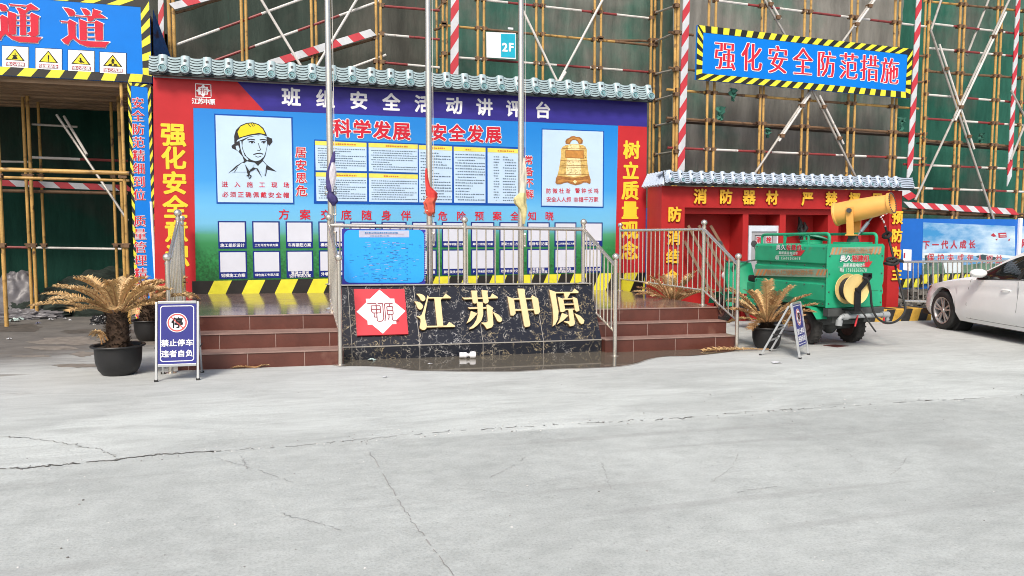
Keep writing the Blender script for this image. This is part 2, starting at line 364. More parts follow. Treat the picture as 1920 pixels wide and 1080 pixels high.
# ------------------------------------------------------------------ the stage: steps, deck, black marble front
TILE = M('red brown riser tile', (.105, .034, .024), .3, var=.25, scale=3, bump=.04, rust='#7c5a4e', rth=.64, rscale=2.5)
NOSE = M('pale tile edge', (.30, .20, .17), .35, var=.2); GROUT = M('tile grout', (.33, .24, .21), .8)
def deck_material():
    m = bpy.data.materials.new('polished deck tile'); m.use_nodes = True; nt = m.node_tree; N, L = nt.nodes, nt.links; p = N['Principled BSDF']
    tc = N.new('ShaderNodeTexCoord'); br = N.new('ShaderNodeTexBrick'); br.offset = 0; br.inputs['Scale'].default_value = 1
    br.inputs['Brick Width'].default_value = .6; br.inputs['Row Height'].default_value = .6; br.inputs['Mortar Size'].default_value = .004
    br.inputs['Color1'].default_value = (.15, .085, .075, 1); br.inputs['Color2'].default_value = (.17, .10, .085, 1); br.inputs['Mortar'].default_value = (.3, .22, .2, 1)
    L.new(tc.outputs['Object'], br.inputs[0])
    n = N.new('ShaderNodeTexNoise'); n.inputs['Scale'].default_value = 3; n.inputs['Detail'].default_value = 8; L.new(tc.outputs['Object'], n.inputs[0])
    mx = N.new('ShaderNodeMix'); mx.data_type = 'RGBA'; mx.blend_type = 'MIX'; r = N.new('ShaderNodeMath'); r.operation = 'MULTIPLY'; r.inputs[1].default_value = .45; L.new(n.outputs[0], r.inputs[0])
    L.new(r.outputs[0], mx.inputs[0]); L.new(br.outputs[0], mx.inputs[6]); mx.inputs[7].default_value = (.27, .22, .2, 1); L.new(mx.outputs[2], p.inputs['Base Color'])
    rr = N.new('ShaderNodeMapRange'); rr.inputs[3].default_value = .05; rr.inputs[4].default_value = .22; L.new(n.outputs[0], rr.inputs[0]); L.new(rr.outputs[0], p.inputs['Roughness'])
    p.inputs['Specular IOR Level'].default_value = .75; return m
def marble_material():
    m = bpy.data.materials.new('black marble'); m.use_nodes = True; nt = m.node_tree; N, L = nt.nodes, nt.links; p = N['Principled BSDF']
    tc = N.new('ShaderNodeTexCoord'); n = N.new('ShaderNodeTexNoise'); n.inputs['Scale'].default_value = 5; n.inputs['Detail'].default_value = 6; L.new(tc.outputs['Object'], n.inputs[0])
    ad = N.new('ShaderNodeMix'); ad.data_type = 'RGBA'; ad.blend_type = 'LINEAR_LIGHT'; ad.inputs[0].default_value = .34; L.new(tc.outputs['Object'], ad.inputs[6]); L.new(n.outputs[1], ad.inputs[7])
    fac = None
    for sc, th in ((3.6, .010), (8.5, .011)):
        v = N.new('ShaderNodeTexVoronoi'); v.feature = 'DISTANCE_TO_EDGE'; v.inputs['Scale'].default_value = sc; L.new(ad.outputs[2], v.inputs[0])
        r = N.new('ShaderNodeMapRange'); r.inputs[1].default_value = 0; r.inputs[2].default_value = th*sc/3; r.inputs[3].default_value = 1; r.inputs[4].default_value = 0; L.new(v.outputs[0], r.inputs[0])
        k = N.new('ShaderNodeTexNoise'); k.inputs['Scale'].default_value = sc*1.3; k.inputs['Detail'].default_value = 3; L.new(tc.outputs['Object'], k.inputs[0])
        r2 = N.new('ShaderNodeMapRange'); r2.inputs[1].default_value = .47; r2.inputs[2].default_value = .60; L.new(k.outputs[0], r2.inputs[0])
        ml = N.new('ShaderNodeMath'); ml.operation = 'MULTIPLY'; L.new(r.outputs[0], ml.inputs[0]); L.new(r2.outputs[0], ml.inputs[1])
        if fac is None: fac = ml.outputs[0]
        else:
            mxx = N.new('ShaderNodeMath'); mxx.operation = 'MAXIMUM'; L.new(fac, mxx.inputs[0]); L.new(ml.outputs[0], mxx.inputs[1]); fac = mxx.outputs[0]
    n4 = N.new('ShaderNodeTexNoise'); n4.inputs['Scale'].default_value = 2.2; L.new(tc.outputs['Object'], n4.inputs[0])
    vc = N.new('ShaderNodeValToRGB'); vc.color_ramp.elements[0].position = .42; vc.color_ramp.elements[1].position = .58
    vc.color_ramp.elements[0].color = (.62, .62, .62, 1); vc.color_ramp.elements[1].color = (.55, .45, .27, 1); L.new(n4.outputs[0], vc.inputs[0])
    mx = N.new('ShaderNodeMix'); mx.data_type = 'RGBA'; L.new(fac, mx.inputs[0]); mx.inputs[6].default_value = (.015, .017, .025, 1); L.new(vc.outputs[0], mx.inputs[7])
    L.new(mx.outputs[2], p.inputs['Base Color']); p.inputs['Roughness'].default_value = .13; p.inputs['Specular IOR Level'].default_value = .35
    return m
MARB = marble_material(); DECK = deck_material()
stage = thing('stage', 'low red brown tiled stage with two step flights and a black marble front', 'stage', (2.3, 9.2, gz(2.3)))
UL, UR, VB = -1.28, 5.93, 12.95
m = MB(); m.ext([(UL, 9.50, .54), (UR, 9.50, .54), (UR, VB-.01, .54), (UL-.42, VB-.01, .54)][::-1], (0, 0, -.04)); m.shear(); m.build('deck', DECK, stage, 0)
m = MB(); m.ext([(UL+.01, 9.52, .498), (UR-.01, 9.52, .498), (UR-.01, VB-.02, .498), (UL-.41, VB-.02, .498)][::-1], (0, 0, -.55)); m.shear()
for u in [UL+.6*i for i in range(13)]: pass
m.build('deck_base', TILE, stage, 0)
def flight(u0, u1, vs, seed):
    p = MB(); p.box(u0+.02, u1-.02, vs[0]+.05, 9.515, -.05, .02); p.shear(); fl = p.build('step_flight', TILE, stage, 0)
    for i, (v, zt) in enumerate(zip(vs, (.18, .36, .54))):
        m = MB(); vb = 9.50 if i < 2 else 9.497
        m.box(u0, u1, v, vb, -.05 if i == 0 else zt-.18, zt-.012)                       # riser block
        m.box(u0-.004, u1+.004, v-.012, vb, zt-.0118, zt+.001, 1)                       # tread slab with its worn pale edge
        off = .3*((i+seed) % 2)
        for k in range(9):
            uu = u0+off+.62*k+.11
            if uu < u1-.04: m.box(uu-.003, uu+.003, v-.0015, v+.02, (-.05 if i == 0 else zt-.18)+.002, zt-.013, 2)
        m.shear(); m.build('step', [TILE, NOSE, GROUT], fl, 0)
flight(-1.22, .57, (8.87, 9.18, 9.485), 0)
flight(3.96, 5.93, (9.03, 9.27, 9.485), 1)
# black marble front: plinth, sloped face, cap
PV, PZ, TV, TZ = 9.135, .165, 9.53, .885
m = MB(); ua, ub = .575, 3.95
m.ext([(ua, 9.78, -.05), (ua, PV, -.05), (ua, PV, PZ), (ua, TV, TZ), (ua, 9.78, TZ)], (ub-ua, 0, 0)); m.shear()
mf = m.build('marble_front', MARB, stage, 0)
SN = Vector((0, -(TZ-PZ), TV-PV)).normalized(); SY = Vector((0, TV-PV, TZ-PZ)).normalized(); SX = Vector((1, 0, -SL)).normalized()
SN = SX.cross(SY); SO = Vector((2.0, PV, PZ+gz(2.0)))
m = MB()
for x0, y0, x1, y1 in ((652, 535, 659.5, 646), (775, 535, 786.5, 641), (891, 533, 905, 638), (1001, 532.5, 1018.5, 635.5)):   # tile joints
    a, b_ = PL(x0, y0, SO, SN), PL(x1, y1, SO, SN); m.bar(a+SN*.001, b_+SN*.001, .006, .006, 0, SN)
    m.bar(Vector((b_.x, PV-.001, b_.z)), Vector((b_.x, PV-.001, gz(b_.x)+.0)), .006, .006, 0, Y3)
a = Vector((ua, PV-.002, PZ+gz(ua))); b_ = Vector((ub, PV-.002, PZ+gz(ub))); m.bar(a, b_, .012, .012)
m.build('tile_joint', M('pale marble joint', (.33, .31, .28), .6), mf, 0)
m = MB(); a = Vector((ua-.005, 9.52, TZ+.006+gz(ua))); b_ = Vector((ub+.005, 9.52, TZ+.006+gz(ub))); m.bar(a, b_, .03, .014)
m.build('cap_edge', GPIPE, mf, 0)
GOLD = M('gold letter face', (.68, .54, .29), .4, .15, var=.08, scale=3); GOLDS = M('gold letter side', (.30, .17, .05), .4, .3)
CH1 = [[[(100, 145), (175, 142), (240, 165), (280, 205), (285, 250), (262, 285), (230, 292), (195, 270), (170, 220), (140, 180)], [(62, 298), (130, 300), (190, 325), (232, 370), (232, 420), (205, 455), (175, 462), (140, 440), (115, 400), (100, 350)],
    [(330, 170), (345, 200), (300, 420), (275, 560), (280, 650), (305, 740), (315, 790), (300, 840), (260, 868), (215, 862), (170, 830), (170, 790), (190, 700), (185, 650), (155, 620), (112, 598), (118, 585), (170, 588), (205, 570), (240, 480), (285, 330)],
    [(335, 213), (635, 212), (685, 140), (790, 215), (790, 235), (620, 238), (340, 240)], [(460, 236), (610, 236), (590, 270), (640, 792), (520, 792)], [(310, 783), (700, 775), (760, 705), (880, 785), (870, 802), (315, 814)]],
  [[(1012, 214), (1060, 220), (1575, 213), (1615, 135), (1725, 205), (1725, 232), (1560, 238), (1060, 255)], [(1195, 80), (1320, 80), (1312, 130), (1335, 320), (1270, 340), (1230, 325)], [(1400, 72), (1525, 80), (1520, 140), (1545, 290), (1530, 325), (1480, 342), (1440, 320)],
    [(1130, 410), (1180, 416), (1500, 410), (1500, 440), (1180, 448), (1150, 442)], [(1300, 300), (1425, 318), (1430, 350), (1435, 560), (1400, 680), (1320, 770), (1240, 830), (1155, 855), (1165, 830), (1240, 760), (1300, 660), (1325, 560), (1322, 420)],
    [(1500, 365), (1530, 355), (1640, 430), (1620, 470), (1640, 760), (1610, 810), (1510, 845), (1480, 800), (1450, 760), (1400, 730), (1400, 715), (1500, 715), (1530, 690), (1510, 480)], [(1190, 485), (1320, 535), (1240, 630), (1180, 690), (1100, 735), (1130, 680), (1170, 580)],
    [(1620, 495), (1740, 560), (1810, 630), (1812, 680), (1770, 712), (1720, 690), (1680, 610)]]]
CH2 = [[[(105, 300), (235, 350), (270, 640), (225, 685), (170, 680)], [(225, 338), (600, 330), (600, 357), (230, 367)], [(255, 556), (635, 550), (635, 580), (260, 590)], [(580, 300), (600, 278), (715, 345), (755, 610), (725, 650), (665, 662), (645, 640)], [(305, 148), (430, 152), (455, 180), (450, 250), (560, 870), (545, 900), (460, 918), (440, 890)]],
  [[(938, 165), (1080, 215), (1070, 280), (1125, 600), (1110, 760), (1060, 860), (1005, 900), (1020, 780), (1010, 560), (960, 280)], [(1070, 213), (1400, 210), (1440, 145), (1520, 200), (1520, 235), (1075, 240)], [(1230, 236), (1360, 236), (1295, 345), (1250, 345)], [(1105, 310), (1215, 350), (1260, 590), (1210, 618), (1160, 610)],
    [(1210, 342), (1405, 338), (1405, 362), (1215, 368)], [(1235, 446), (1428, 442), (1428, 466), (1238, 471)], [(1250, 551), (1442, 545), (1442, 568), (1255, 575)], [(1400, 305), (1495, 345), (1540, 580), (1485, 610), (1455, 580)], [(1315, 560), (1405, 558), (1450, 840), (1430, 880), (1350, 900), (1320, 850), (1230, 808), (1240, 798), (1330, 800), (1345, 780)],
    [(1190, 632), (1320, 680), (1220, 780), (1090, 865), (1140, 780)], [(1440, 635), (1560, 690), (1640, 780), (1625, 840), (1580, 855), (1540, 820), (1480, 710)]]]
for chars, ox, oy in ((CH1, 770, 540), (CH2, 940, 530)):
    for strokes in chars:
        m = MB()
        for i, q in enumerate(strokes):
            P_ = [PL(ox+x/10.667, oy+y/10.667, SO, SN)+SN*(.044+.0012*(i % 5)) for x, y in q]
            m.ext(P_[::-1], SN*-.034, 0, 1)
        m.build('gold_character', [GOLD, GOLDS], stage, 0)
# red plaque with the white eight-pointed star
m = MB(); pq = [PL(x, y, SO, SN) for x, y in ((663, 544), (757.5, 544), (765, 628), (669, 631))]
m.ext([p+SN*.035 for p in pq[::-1]], -SN*.03, 0)
def pq_at(s, t): return pq[0].lerp(pq[1], s).lerp(pq[3].lerp(pq[2], s), t)
star = []
for k in range(4):
    for x, y in ((0, .48), (.20, .28), (.28, .28), (.28, .20)):
        c_, s_k = ((1, 0), (0, 1), (-1, 0), (0, -1))[k]; star.append((.5+x*c_+y*s_k, .5-(-x*s_k+y*c_)))
m.poly([pq_at(s, t)+SN*.039 for s, t in star], 1)
def em(pts, w=.014):
    for (a, b), (c, d) in zip(pts, pts[1:]):
        f = lambda x, y: pq_at((x-1130)/385, (y-768)/338)
        m.bar(f(a, b)+SN*.0405, f(c, d)+SN*.0405, w*.9, .003, 2, SN)
for st in ([(1222, 878), (1288, 878), (1288, 990)], [(1250, 895), (1250, 935), (1262, 948), (1318, 948), (1318, 895), (1250, 895)], [(1250, 922), (1318, 922)], [(1268, 948), (1268, 978), (1288, 978), (1288, 1005), (1300, 1010)],
           [(1300, 878), (1338, 878), (1338, 990), (1325, 1008), (1300, 1010)], [(1352, 880), (1415, 880)], [(1352, 880), (1352, 975), (1345, 1010)], [(1368, 902), (1412, 902), (1412, 960), (1368, 960), (1368, 902)], [(1368, 932), (1412, 932)],
           [(1388, 880), (1388, 902)], [(1380, 962), (1378, 985), (1370, 1000)], [(1402, 962), (1402, 995), (1412, 1008), (1450, 1008)]): em(st)
m.build('company_emblem', [M('emblem red', (.58, .02, .035), .4, var=.04), WHP, M('emblem maroon', (.22, .02, .03), .4)], stage, 0)

# ------------------------------------------------------------------ stainless railings
def zat(u, z): return z+gz(u)
def railing(label, posts, rails, pickets, group='stainless railings of the stage'):
    p0 = posts[0][0]; t = thing('stainless_railing', label, 'railing', p0, group=group)
    for base_, top in posts:
        b0 = Vector(base_); m = MB(); m.tube([b0, b0+Z3*(top-.045)], .026, 12)
        m.lathe([(.06, 0), (.06, .008), (.03, .014)], 16, Matrix.Translation(b0)); po = m.build('post', STEEL, t)
        m = MB(); m.ball(b0+Z3*(top), .045, 16); m.lathe([(.03, top-.075), (.03, top-.06), (.02, top-.05), (.02, top-.03)], 12, Matrix.Translation(b0)); m.build('ball_finial', STEEL, po)
    for a, b, r in rails:
        m = MB(); m.tube([a, b], r, 12); m.build('rail', STEEL, t)
    for (a0, b0), (a1, b1), n in pickets:
        for i in range(1, n):
            k = i/n; m = MB(); m.tube([Vector(a0).lerp(Vector(b0), k), Vector(a1).lerp(Vector(b1), k)], .0095, 8); m.build('baluster', STEEL, t)
    return t
def P(u, v, z): return Vector((u, v, zat(u, z)))
PB, PBt = P(.53, 8.83, 0), P(.475, 9.75, .885); PC, PCt = P(3.97, 8.75, 0), P(3.93, 9.75, .885); PM = P(2.23, 9.75, .885)
zr = .75                                            # hand rail above the marble cap
slope = lambda a, za, b, zb: (Vector((a.x, a.y, a.z+za)), Vector((b.x, b.y, b.z+zb)))
lo, hi = slope(PB, 1.16, PBt, zr), slope(PC, 1.16, PCt, zr)
lb, hb = slope(PB, .36, PBt, -.20), slope(PC, .31, PCt, -.24)
fr = (PBt+Z3*zr, PCt+Z3*zr); n1 = 13
pk = [((lo[0], lo[1]), (lb[0], lb[1]), 8), ((hi[0], hi[1]), (hb[0], hb[1]), 9)]
s0 = fr[0].lerp(fr[1], .0); s1 = fr[1]
pk.append(((s0, s1), (Vector((s0.x, s0.y, s0.z-zr)), Vector((s1.x, s1.y, s1.z-zr))), 27))
railing('stainless railing along the black marble front and down both inner sides of the steps',
        [(PB, 1.255), (PBt, .85), (PM, .85), (PCt, .85), (PC, 1.28)],
        [(lo[0], lo[1], .024), (hi[0], hi[1], .024), (lb[0], lb[1], .014), (hb[0], hb[1], .014), (fr[0], fr[1], .025)], pk)
PA, PA2, PA3 = P(-1.27, 8.72, 0), P(-1.265, 9.58, .54), P(-1.62, 12.70, .54)
a1, a2 = slope(PA, 1.16, PA2, 1.10), slope(PA2, 1.10, PA3, 1.10); a3, a4 = slope(PA, .30, PA2, .17), slope(PA2, .17, PA3, .17)
railing('stainless railing on the open left side of the stage by the dried palms', [(PA, 1.255), (PA2, 1.21), (PA3, 1.21)],
        [(a1[0], a1[1], .024), (a2[0], a2[1], .024), (a3[0], a3[1], .014), (a4[0], a4[1], .014)], [(a1, a3, 8), (a2, a4, 26)])
PD, PD2, PD3 = P(5.88, 8.93, 0), P(5.875, 9.82, .54), P(5.875, 12.75, .54)
a1, a2 = slope(PD, 1.17, PD2, 1.12), slope(PD2, 1.12, PD3, 1.12); a3, a4 = slope(PD, .40, PD2, .22), slope(PD2, .22, PD3, .22)
railing('stainless railing on the right side of the stage facing the red fire point', [(PD, 1.285), (PD2, 1.22), (PD3, 1.22)],
        [(a1[0], a1[1], .024), (a2[0], a2[1], .024), (a3[0], a3[1], .014), (a4[0], a4[1], .014)], [(a1, a3, 8), (a2, a4, 19)])

# ------------------------------------------------------------------ flagpoles and their furled flags
def flagpole(px_, label):
    b = V(px_, 500, 10.0); b = P(b.x, 10.0, .54)
    t = thing('flagpole', label, 'flagpole', b, group='flagpoles behind the marble front')
    m = MB(); m.tube([b, b+Z3*3.2, b+Z3*6.2, b+Z3*9], [.043, .040, .034, .028], 16); m.build('pole', STEEL, t)
    m = MB(); m.lathe([(.09, 0), (.09, .012), (.05, .03), (.046, .06)], 20, Matrix.Translation(b)); m.build('base_plate', STEEL, t)
    m = MB(); q = b+Vector((.055, -.02, 0))
    m.tube([q+Z3*.9, q+Z3*8.8], .004, 5); m.build('halyard', M('white rope', (.6, .58, .54), .8), t)
    m = MB()
    for z in (.86, 1.25): m.tube([q+Z3*z+X3*.0, q+Z3*(z+.14)], .012, 8); m.ball(q+Z3*(z+.15), .018, 8); m.ball(q+Z3*(z-.01), .016, 8)
    m.build('cleat', STEEL, t); return b
FP = [flagpole(622.5, 'left flagpole carrying a furled purple and white flag'), flagpole(806, 'middle flagpole carrying a furled red flag'), flagpole(976.5, 'right flagpole carrying a furled pale yellow flag')]
def flag(b, label, prof, mats, seed):
    """cloth hanging in bunched folds round the pole: prof rows (z px centre offset u, v, half width, depth, material)"""
    m = MB(); rows = []; n = 20; mis = []
    for i in range(len(prof)-1):
        a, c = prof[i], prof[i+1]
        for k in range(6):
            t = k/6; rows.append([a[j]+(c[j]-a[j])*t for j in range(5)]); mis.append(a[5])
    rows.append(list(prof[-1][:5])); g = []
    for i, (z, ou, ov, hw, dp) in enumerate(rows):
        ring = []
        for j in range(n+1):
            a = 2*pi*(j % n)/n; f = 1+.30*noise.noise(Vector((cos(a)*1.6+seed, sin(a)*1.6, z*7)))+.16*sin(5*a+z*9+seed)
            ring.append((b.x+ou+hw*f*cos(a), b.y+ov+dp*f*sin(a), z))
        g.append(ring)
    m.grid(g, 0, lambda i, j: mis[min(i, len(mis)-1)] if (j < 9 or mis[min(i, len(mis)-1)] == 0) else mis[min(i, len(mis)-1)])
    # twine wound round the bundle
    for z in [p[0] for p in prof if len(p) > 6]:
        m.tube([(b.x+.075*cos(a), b.y+.075*sin(a), z+.02*sin(2*a)) for a in [k*pi/6 for k in range(13)]], .006, 5, 2, False)
    o = m.build('furled_flag', mats, None, 60); return tag(o, label, 'flag', 'furled flags tied to the flagpoles')
PUR = M('purple flag cloth', (.05, .04, .16), .8, var=.3, scale=12); WFL = M('white flag cloth', (.52, .50, .56), .8, var=.2, scale=10); TW = M('twine', (.6, .58, .5), .9)
RFL = M('red flag cloth', (.55, .035, .03), .75, var=.2, scale=12); OFL = M('faded orange flag cloth', (.60, .10, .06), .8, var=.3, scale=14)
YFL = M('pale yellow flag cloth', (.56, .50, .25), .8, var=.25, scale=12); PFL = M('yellowed white flag cloth', (.55, .53, .44), .8, var=.15)
def zz(y, x, v=10.0): return V(x, y, v).z
b = FP[0]; Z = lambda y: zz(y, 622)
flag(b, 'furled purple and white flag tied to the left flagpole', [(Z(284), .055, -.03, .008, .008, 0), (Z(300), .035, -.045, .03, .03, 0), (Z(325), -.005, -.05, .05, .04, 0), (Z(352), -.012, -.05, .05, .04, 0, 1), (Z(362), .0, -.045, .036, .036, 0, 1),
     (Z(370), .012, -.05, .06, .05, 0), (Z(378), .028, -.05, .055, .045, 0), (Z(386), .03, -.05, .012, .012, 0)], [PUR, WFL, TW], 1)
m = MB(); q = b+Vector((.02, -.085, 0))
for i in range(3): pass
b = FP[1]; Z = lambda y: zz(y, 806)
flag(b, 'furled red flag bunched round the middle flagpole', [(Z(316), -.045, -.03, .008, .008, 0), (Z(330), -.045, -.03, .018, .02, 0), (Z(350), -.03, -.04, .03, .03, 0), (Z(362), .02, -.045, .07, .045, 0), (Z(371), .025, -.045, .07, .05, 1, 1),
     (Z(380), -.01, -.045, .07, .055, 1), (Z(388), .0, -.045, .06, .05, 1, 1), (Z(398), .005, -.045, .06, .05, 1, 1), (Z(405), .0, -.045, .02, .02, 1)], [RFL, OFL, TW], 2)
b = FP[2]; Z = lambda y: zz(y, 977)
flag(b, 'furled pale yellow flag bunched round the right flagpole', [(Z(296), .035, -.03, .006, .006, 1), (Z(315), .035, -.04, .03, .025, 1), (Z(345), .028, -.045, .036, .03, 1), (Z(362), .01, -.05, .045, .04, 0), (Z(372), -.03, -.05, .085, .05, 0, 1), (Z(381), -.025, -.05, .075, .05, 0, 1),
     (Z(392), .02, -.05, .05, .04, 0), (Z(404), .03, -.05, .035, .03, 0), (Z(420), .03, -.045, .012, .012, 0)], [YFL, PFL, TW], 3)
m = MB(); b = FP[0]   # the white half of the first flag hangs in front of the purple one
g = []
for i in range(13):
    t = i/12; y = 306+t*54; c = Vector((b.x+.03-.012*t, b.y-.1, zz(y, 622))); w = .012+.034*sin(pi*min(1, t*1.1+.05))
    g.append([c+Vector((w*s, -.02*(1-s*s)-.008*sin(6*s+i), 0)) for s in (-1, -.6, -.2, .2, .6, 1)])
m.grid(g)
m.grid([[p+Vector((0, .006, 0)) for p in r_] for r_ in g])
fl = [o for o in COL.objects if o.name == 'furled_flag'][0]
o = m.build('white_fold', WFL, fl, 60)
# ------------------------------------------------------------------ tile copings
TIL = M('glazed pale tile', (.36, .47, .50), .35, var=.14, scale=9, bump=.05); TILD = M('tile recess', (.035, .04, .045), .6, var=.3)
TILB = M('glazed blue white tile', (.45, .53, .64), .35, var=.12, scale=9); DISC = M('tile disc green', (.13, .29, .32), .4, var=.25, scale=14)
BARGE = M('dark eave board', (.03, .045, .045), .6, var=.4, bump=.2)
def coping(parent, u0, u1, discs, v0, v1, zb, zt, mt, slope=0.0, ret=None):
    """a strip of glazed eave tiles: barrel tiles with a round end between ribbed pan tiles"""
    m = MB(); p = discs[1]-discs[0]; H = zt-zb; rise = Vector((0, v1-v0, H)); N = Vector((0, -H, v1-v0)).normalized(); UPV = rise.normalized()
    L_ = rise.length
    def at(u, t, d=0): return Vector((u, v0, zb+slope*(u-u0)))+rise*t+N*d
    m.ext([at(u0, .06, -.004), at(u1, .06, -.004), at(u1, 1, -.004), at(u0, 1, -.004)], N*-.02, 1)
    m.ext([at(u0, 1.0, -.004), at(u1, 1.0, -.004), at(u1, 1.0, -.004)+Vector((0, .25, -.05)), at(u0, 1.0, -.004)+Vector((0, .25, -.05))], Vector((0, 0, -.03)), 0)
    m.ext([at(u0, .0, -.01), at(u1, .0, -.01), at(u1, .12, -.02), at(u0, .12, -.02)], N*-.03, 3)
    ds = [d for d in discs if u0-p*.3 < d < u1+p*.3]
    w = p*.42
    for d in ds:
        a0, a1 = max(d-w/2, u0), min(d+w/2, u1); rows = []
        for t in (.16, .4, .7, 1.03):
            rows.append([at(a0+(a1-a0)*(.5-.5*cos(pi*k/8)), t, .006+.045*sin(pi*k/8)*(1-.2*t)) for k in range(9)])
        m.grid(rows, 0); m.poly(rows[-1]+[], 0); m.poly(rows[0][::-1], 0)
        c = at(d, .74, .052); sq = w*.15
        m.ext([c-X3*sq-UPV*sq, c+X3*sq-UPV*sq, c+X3*sq+UPV*sq, c-X3*sq+UPV*sq][::-1], N*-.02, 1)
        R_ = min(w*.5, .24*L_); fn = (N*.5-Y3*.5).normalized(); fu = X3.cross(fn)*-1; fu = fn.cross(X3); fr = Matrix((X3, fu, fn)).transposed().to_4x4(); fr.translation = at(d, .24, .078)
        m.lathe([(R_*1.06, -.06), (R_*1.06, -.004), (R_, .0), (R_*.97, .006), (R_*.84, .008), (R_*.80, -.006)], 22, fr, 0, False)
        m.lathe([(0, -.006), (R_*.82, -.006)], 22, fr, 2, False); m.lathe([(R_*1.14, -.012), (R_*1.02, -.012)], 22, fr, 1, False)
        for k in range(3):
            a = [(R_*(.18+.2*k)*cos(x*.5+k*2.1), R_*(.18+.2*k)*sin(x*.5+k*2.1)) for x in range(7)]
            m.tube([fr @ Vector((x, y, -.002)) for x, y in a], R_*.07, 4, 0 if k != 1 else 1, False)
    edges = [u0]+[x for d in ds for x in (d-w/2, d+w/2)]+[u1]
    for a, b_ in zip(edges[0::2], edges[1::2]):
        a, b_ = max(a, u0), min(b_, u1)
        if b_-a < .02: continue
        for k in range(6):
            t0 = .17+.145*k; wd = .085*L_
            A = [at(a+(b_-a)*s, t0-.07*(1-(2*s-1)**2), .012) for s in (0, .2, .4, .6, .8, 1)]
            B = [q+UPV*wd+N*.008 for q in A]
            m.grid([A, B], 0); m.grid([B, [q-N*.018 for q in B]], 0)
    return m.build('tile_coping', [mt, TILD, DISC, BARGE], parent, 40)

# ------------------------------------------------------------------ the big printed notice wall
def print_material():
    m = bpy.data.materials.new('printed meadow and sky'); m.use_nodes = True; nt = m.node_tree; N, L = nt.nodes, nt.links; p = N['Principled BSDF']
    tc = N.new('ShaderNodeTexCoord'); sx = N.new('ShaderNodeSeparateXYZ'); L.new(tc.outputs['Object'], sx.inputs[0])
    n = N.new('ShaderNodeTexNoise'); n.inputs['Scale'].default_value = 1.4; n.inputs['Detail'].default_value = 5
    mp = N.new('ShaderNodeMapping'); mp.inputs['Scale'].default_value = (.3, 1, 2.2); L.new(tc.outputs['Object'], mp.inputs[0]); L.new(mp.outputs[0], n.inputs[0])
    a = N.new('ShaderNodeMath'); a.operation = 'MULTIPLY_ADD'; a.inputs[1].default_value = .22; L.new(n.outputs[0], a.inputs[0]); L.new(sx.outputs[2], a.inputs[2])
    mr = N.new('ShaderNodeMapRange'); mr.inputs[1].default_value = .35; mr.inputs[2].default_value = 3.05; L.new(a.outputs[0], mr.inputs[0])
    r = N.new('ShaderNodeValToRGB'); L.new(mr.outputs[0], r.inputs[0]); e = r.color_ramp.elements
    st = [(0, (.010, .10, .025)), (.12, (.016, .16, .04)), (.25, (.03, .23, .075)), (.30, (.07, .32, .17)), (.325, (.10, .36, .42)), (.38, (.15, .46, .70)), (.47, (.13, .45, .76)), (.62, (.04, .31, .72)), (1, (.004, .205, .63))]
    e[0].position = 0; e[0].color = st[0][1]+(1,); e[1].position = 1; e[1].color = st[-1][1]+(1,)
    for q, c in st[1:-1]: k = e.new(q); k.color = c+(1,)
    g = N.new('ShaderNodeTexNoise'); g.inputs['Scale'].default_value = 30; g.inputs['Detail'].default_value = 6; L.new(tc.outputs['Object'], g.inputs[0])
    gm_ = N.new('ShaderNodeMapRange'); gm_.inputs[1].default_value = .9; gm_.inputs[2].default_value = .65; L.new(sx.outputs[2], gm_.inputs[0])
    gr = N.new('ShaderNodeMapRange'); gr.inputs[1].default_value = .3; gr.inputs[2].default_value = .7; gr.inputs[3].default_value = .55; gr.inputs[4].default_value = 1.5; L.new(g.outputs[0], gr.inputs[0])
    mx = N.new('ShaderNodeMix'); mx.data_type = 'RGBA'; mx.blend_type = 'MULTIPLY'; L.new(gm_.outputs[0], mx.inputs[0]); L.new(r.outputs[0], mx.inputs[6]); L.new(gr.outputs[0], mx.inputs[7])
    L.new(mx.outputs[2], p.inputs['Base Color']); p.inputs['Roughness'].default_value = .38
    b = N.new('ShaderNodeBump'); b.inputs['Strength'].default_value = .08; L.new(n.outputs[0], b.inputs['Height']); L.new(b.outputs[0], p.inputs['Normal'])
    return m
BW = thing('notice_wall', 'tall printed notice wall with tiled top and safety slogans behind the stage', 'notice wall', (2.2, 13, .45))
uL, uR = V(287, 145, VB).x, V(1213, 191, VB).x
zT = V(287, 141, VB).z; zT2 = V(1213, 191, VB).z
m = MB(); m.ext([(uL, VB+.004, -.15), (uR, VB+.004, -.15), (uR, VB+.004, zT2-.004), (uL, VB+.004, zT-.004)], (0, .12, 0), 0); m.build('wall_panel', M('grey panel back', (.35, .36, .38), .5), BW, 0)
m = MB(); wpoly(m, VB, [(362, 202), (1159, 235.5), (1153, 514), (367, 528)], 0); m.build('meadow_print', print_material(), BW, 0)
m = MB(); wpoly(m, VB, [(445, 153.5), (1213, 191.6), (1213, 237.7), (495, 207.5)], 0, .002); m.build('title_band', PURP, BW, 0)
m = MB(); wpoly(m, VB, [(287, 145), (445, 153.5), (495, 207.5), (362.3, 202), (367, 528), (362, 560), (291, 566)], 0, .003)
wpoly(m, VB, [(1159, 235.6), (1213, 238), (1209.5, 514), (1153, 514)], 0, .003); m.build('red_panel', REDP, BW, 0)
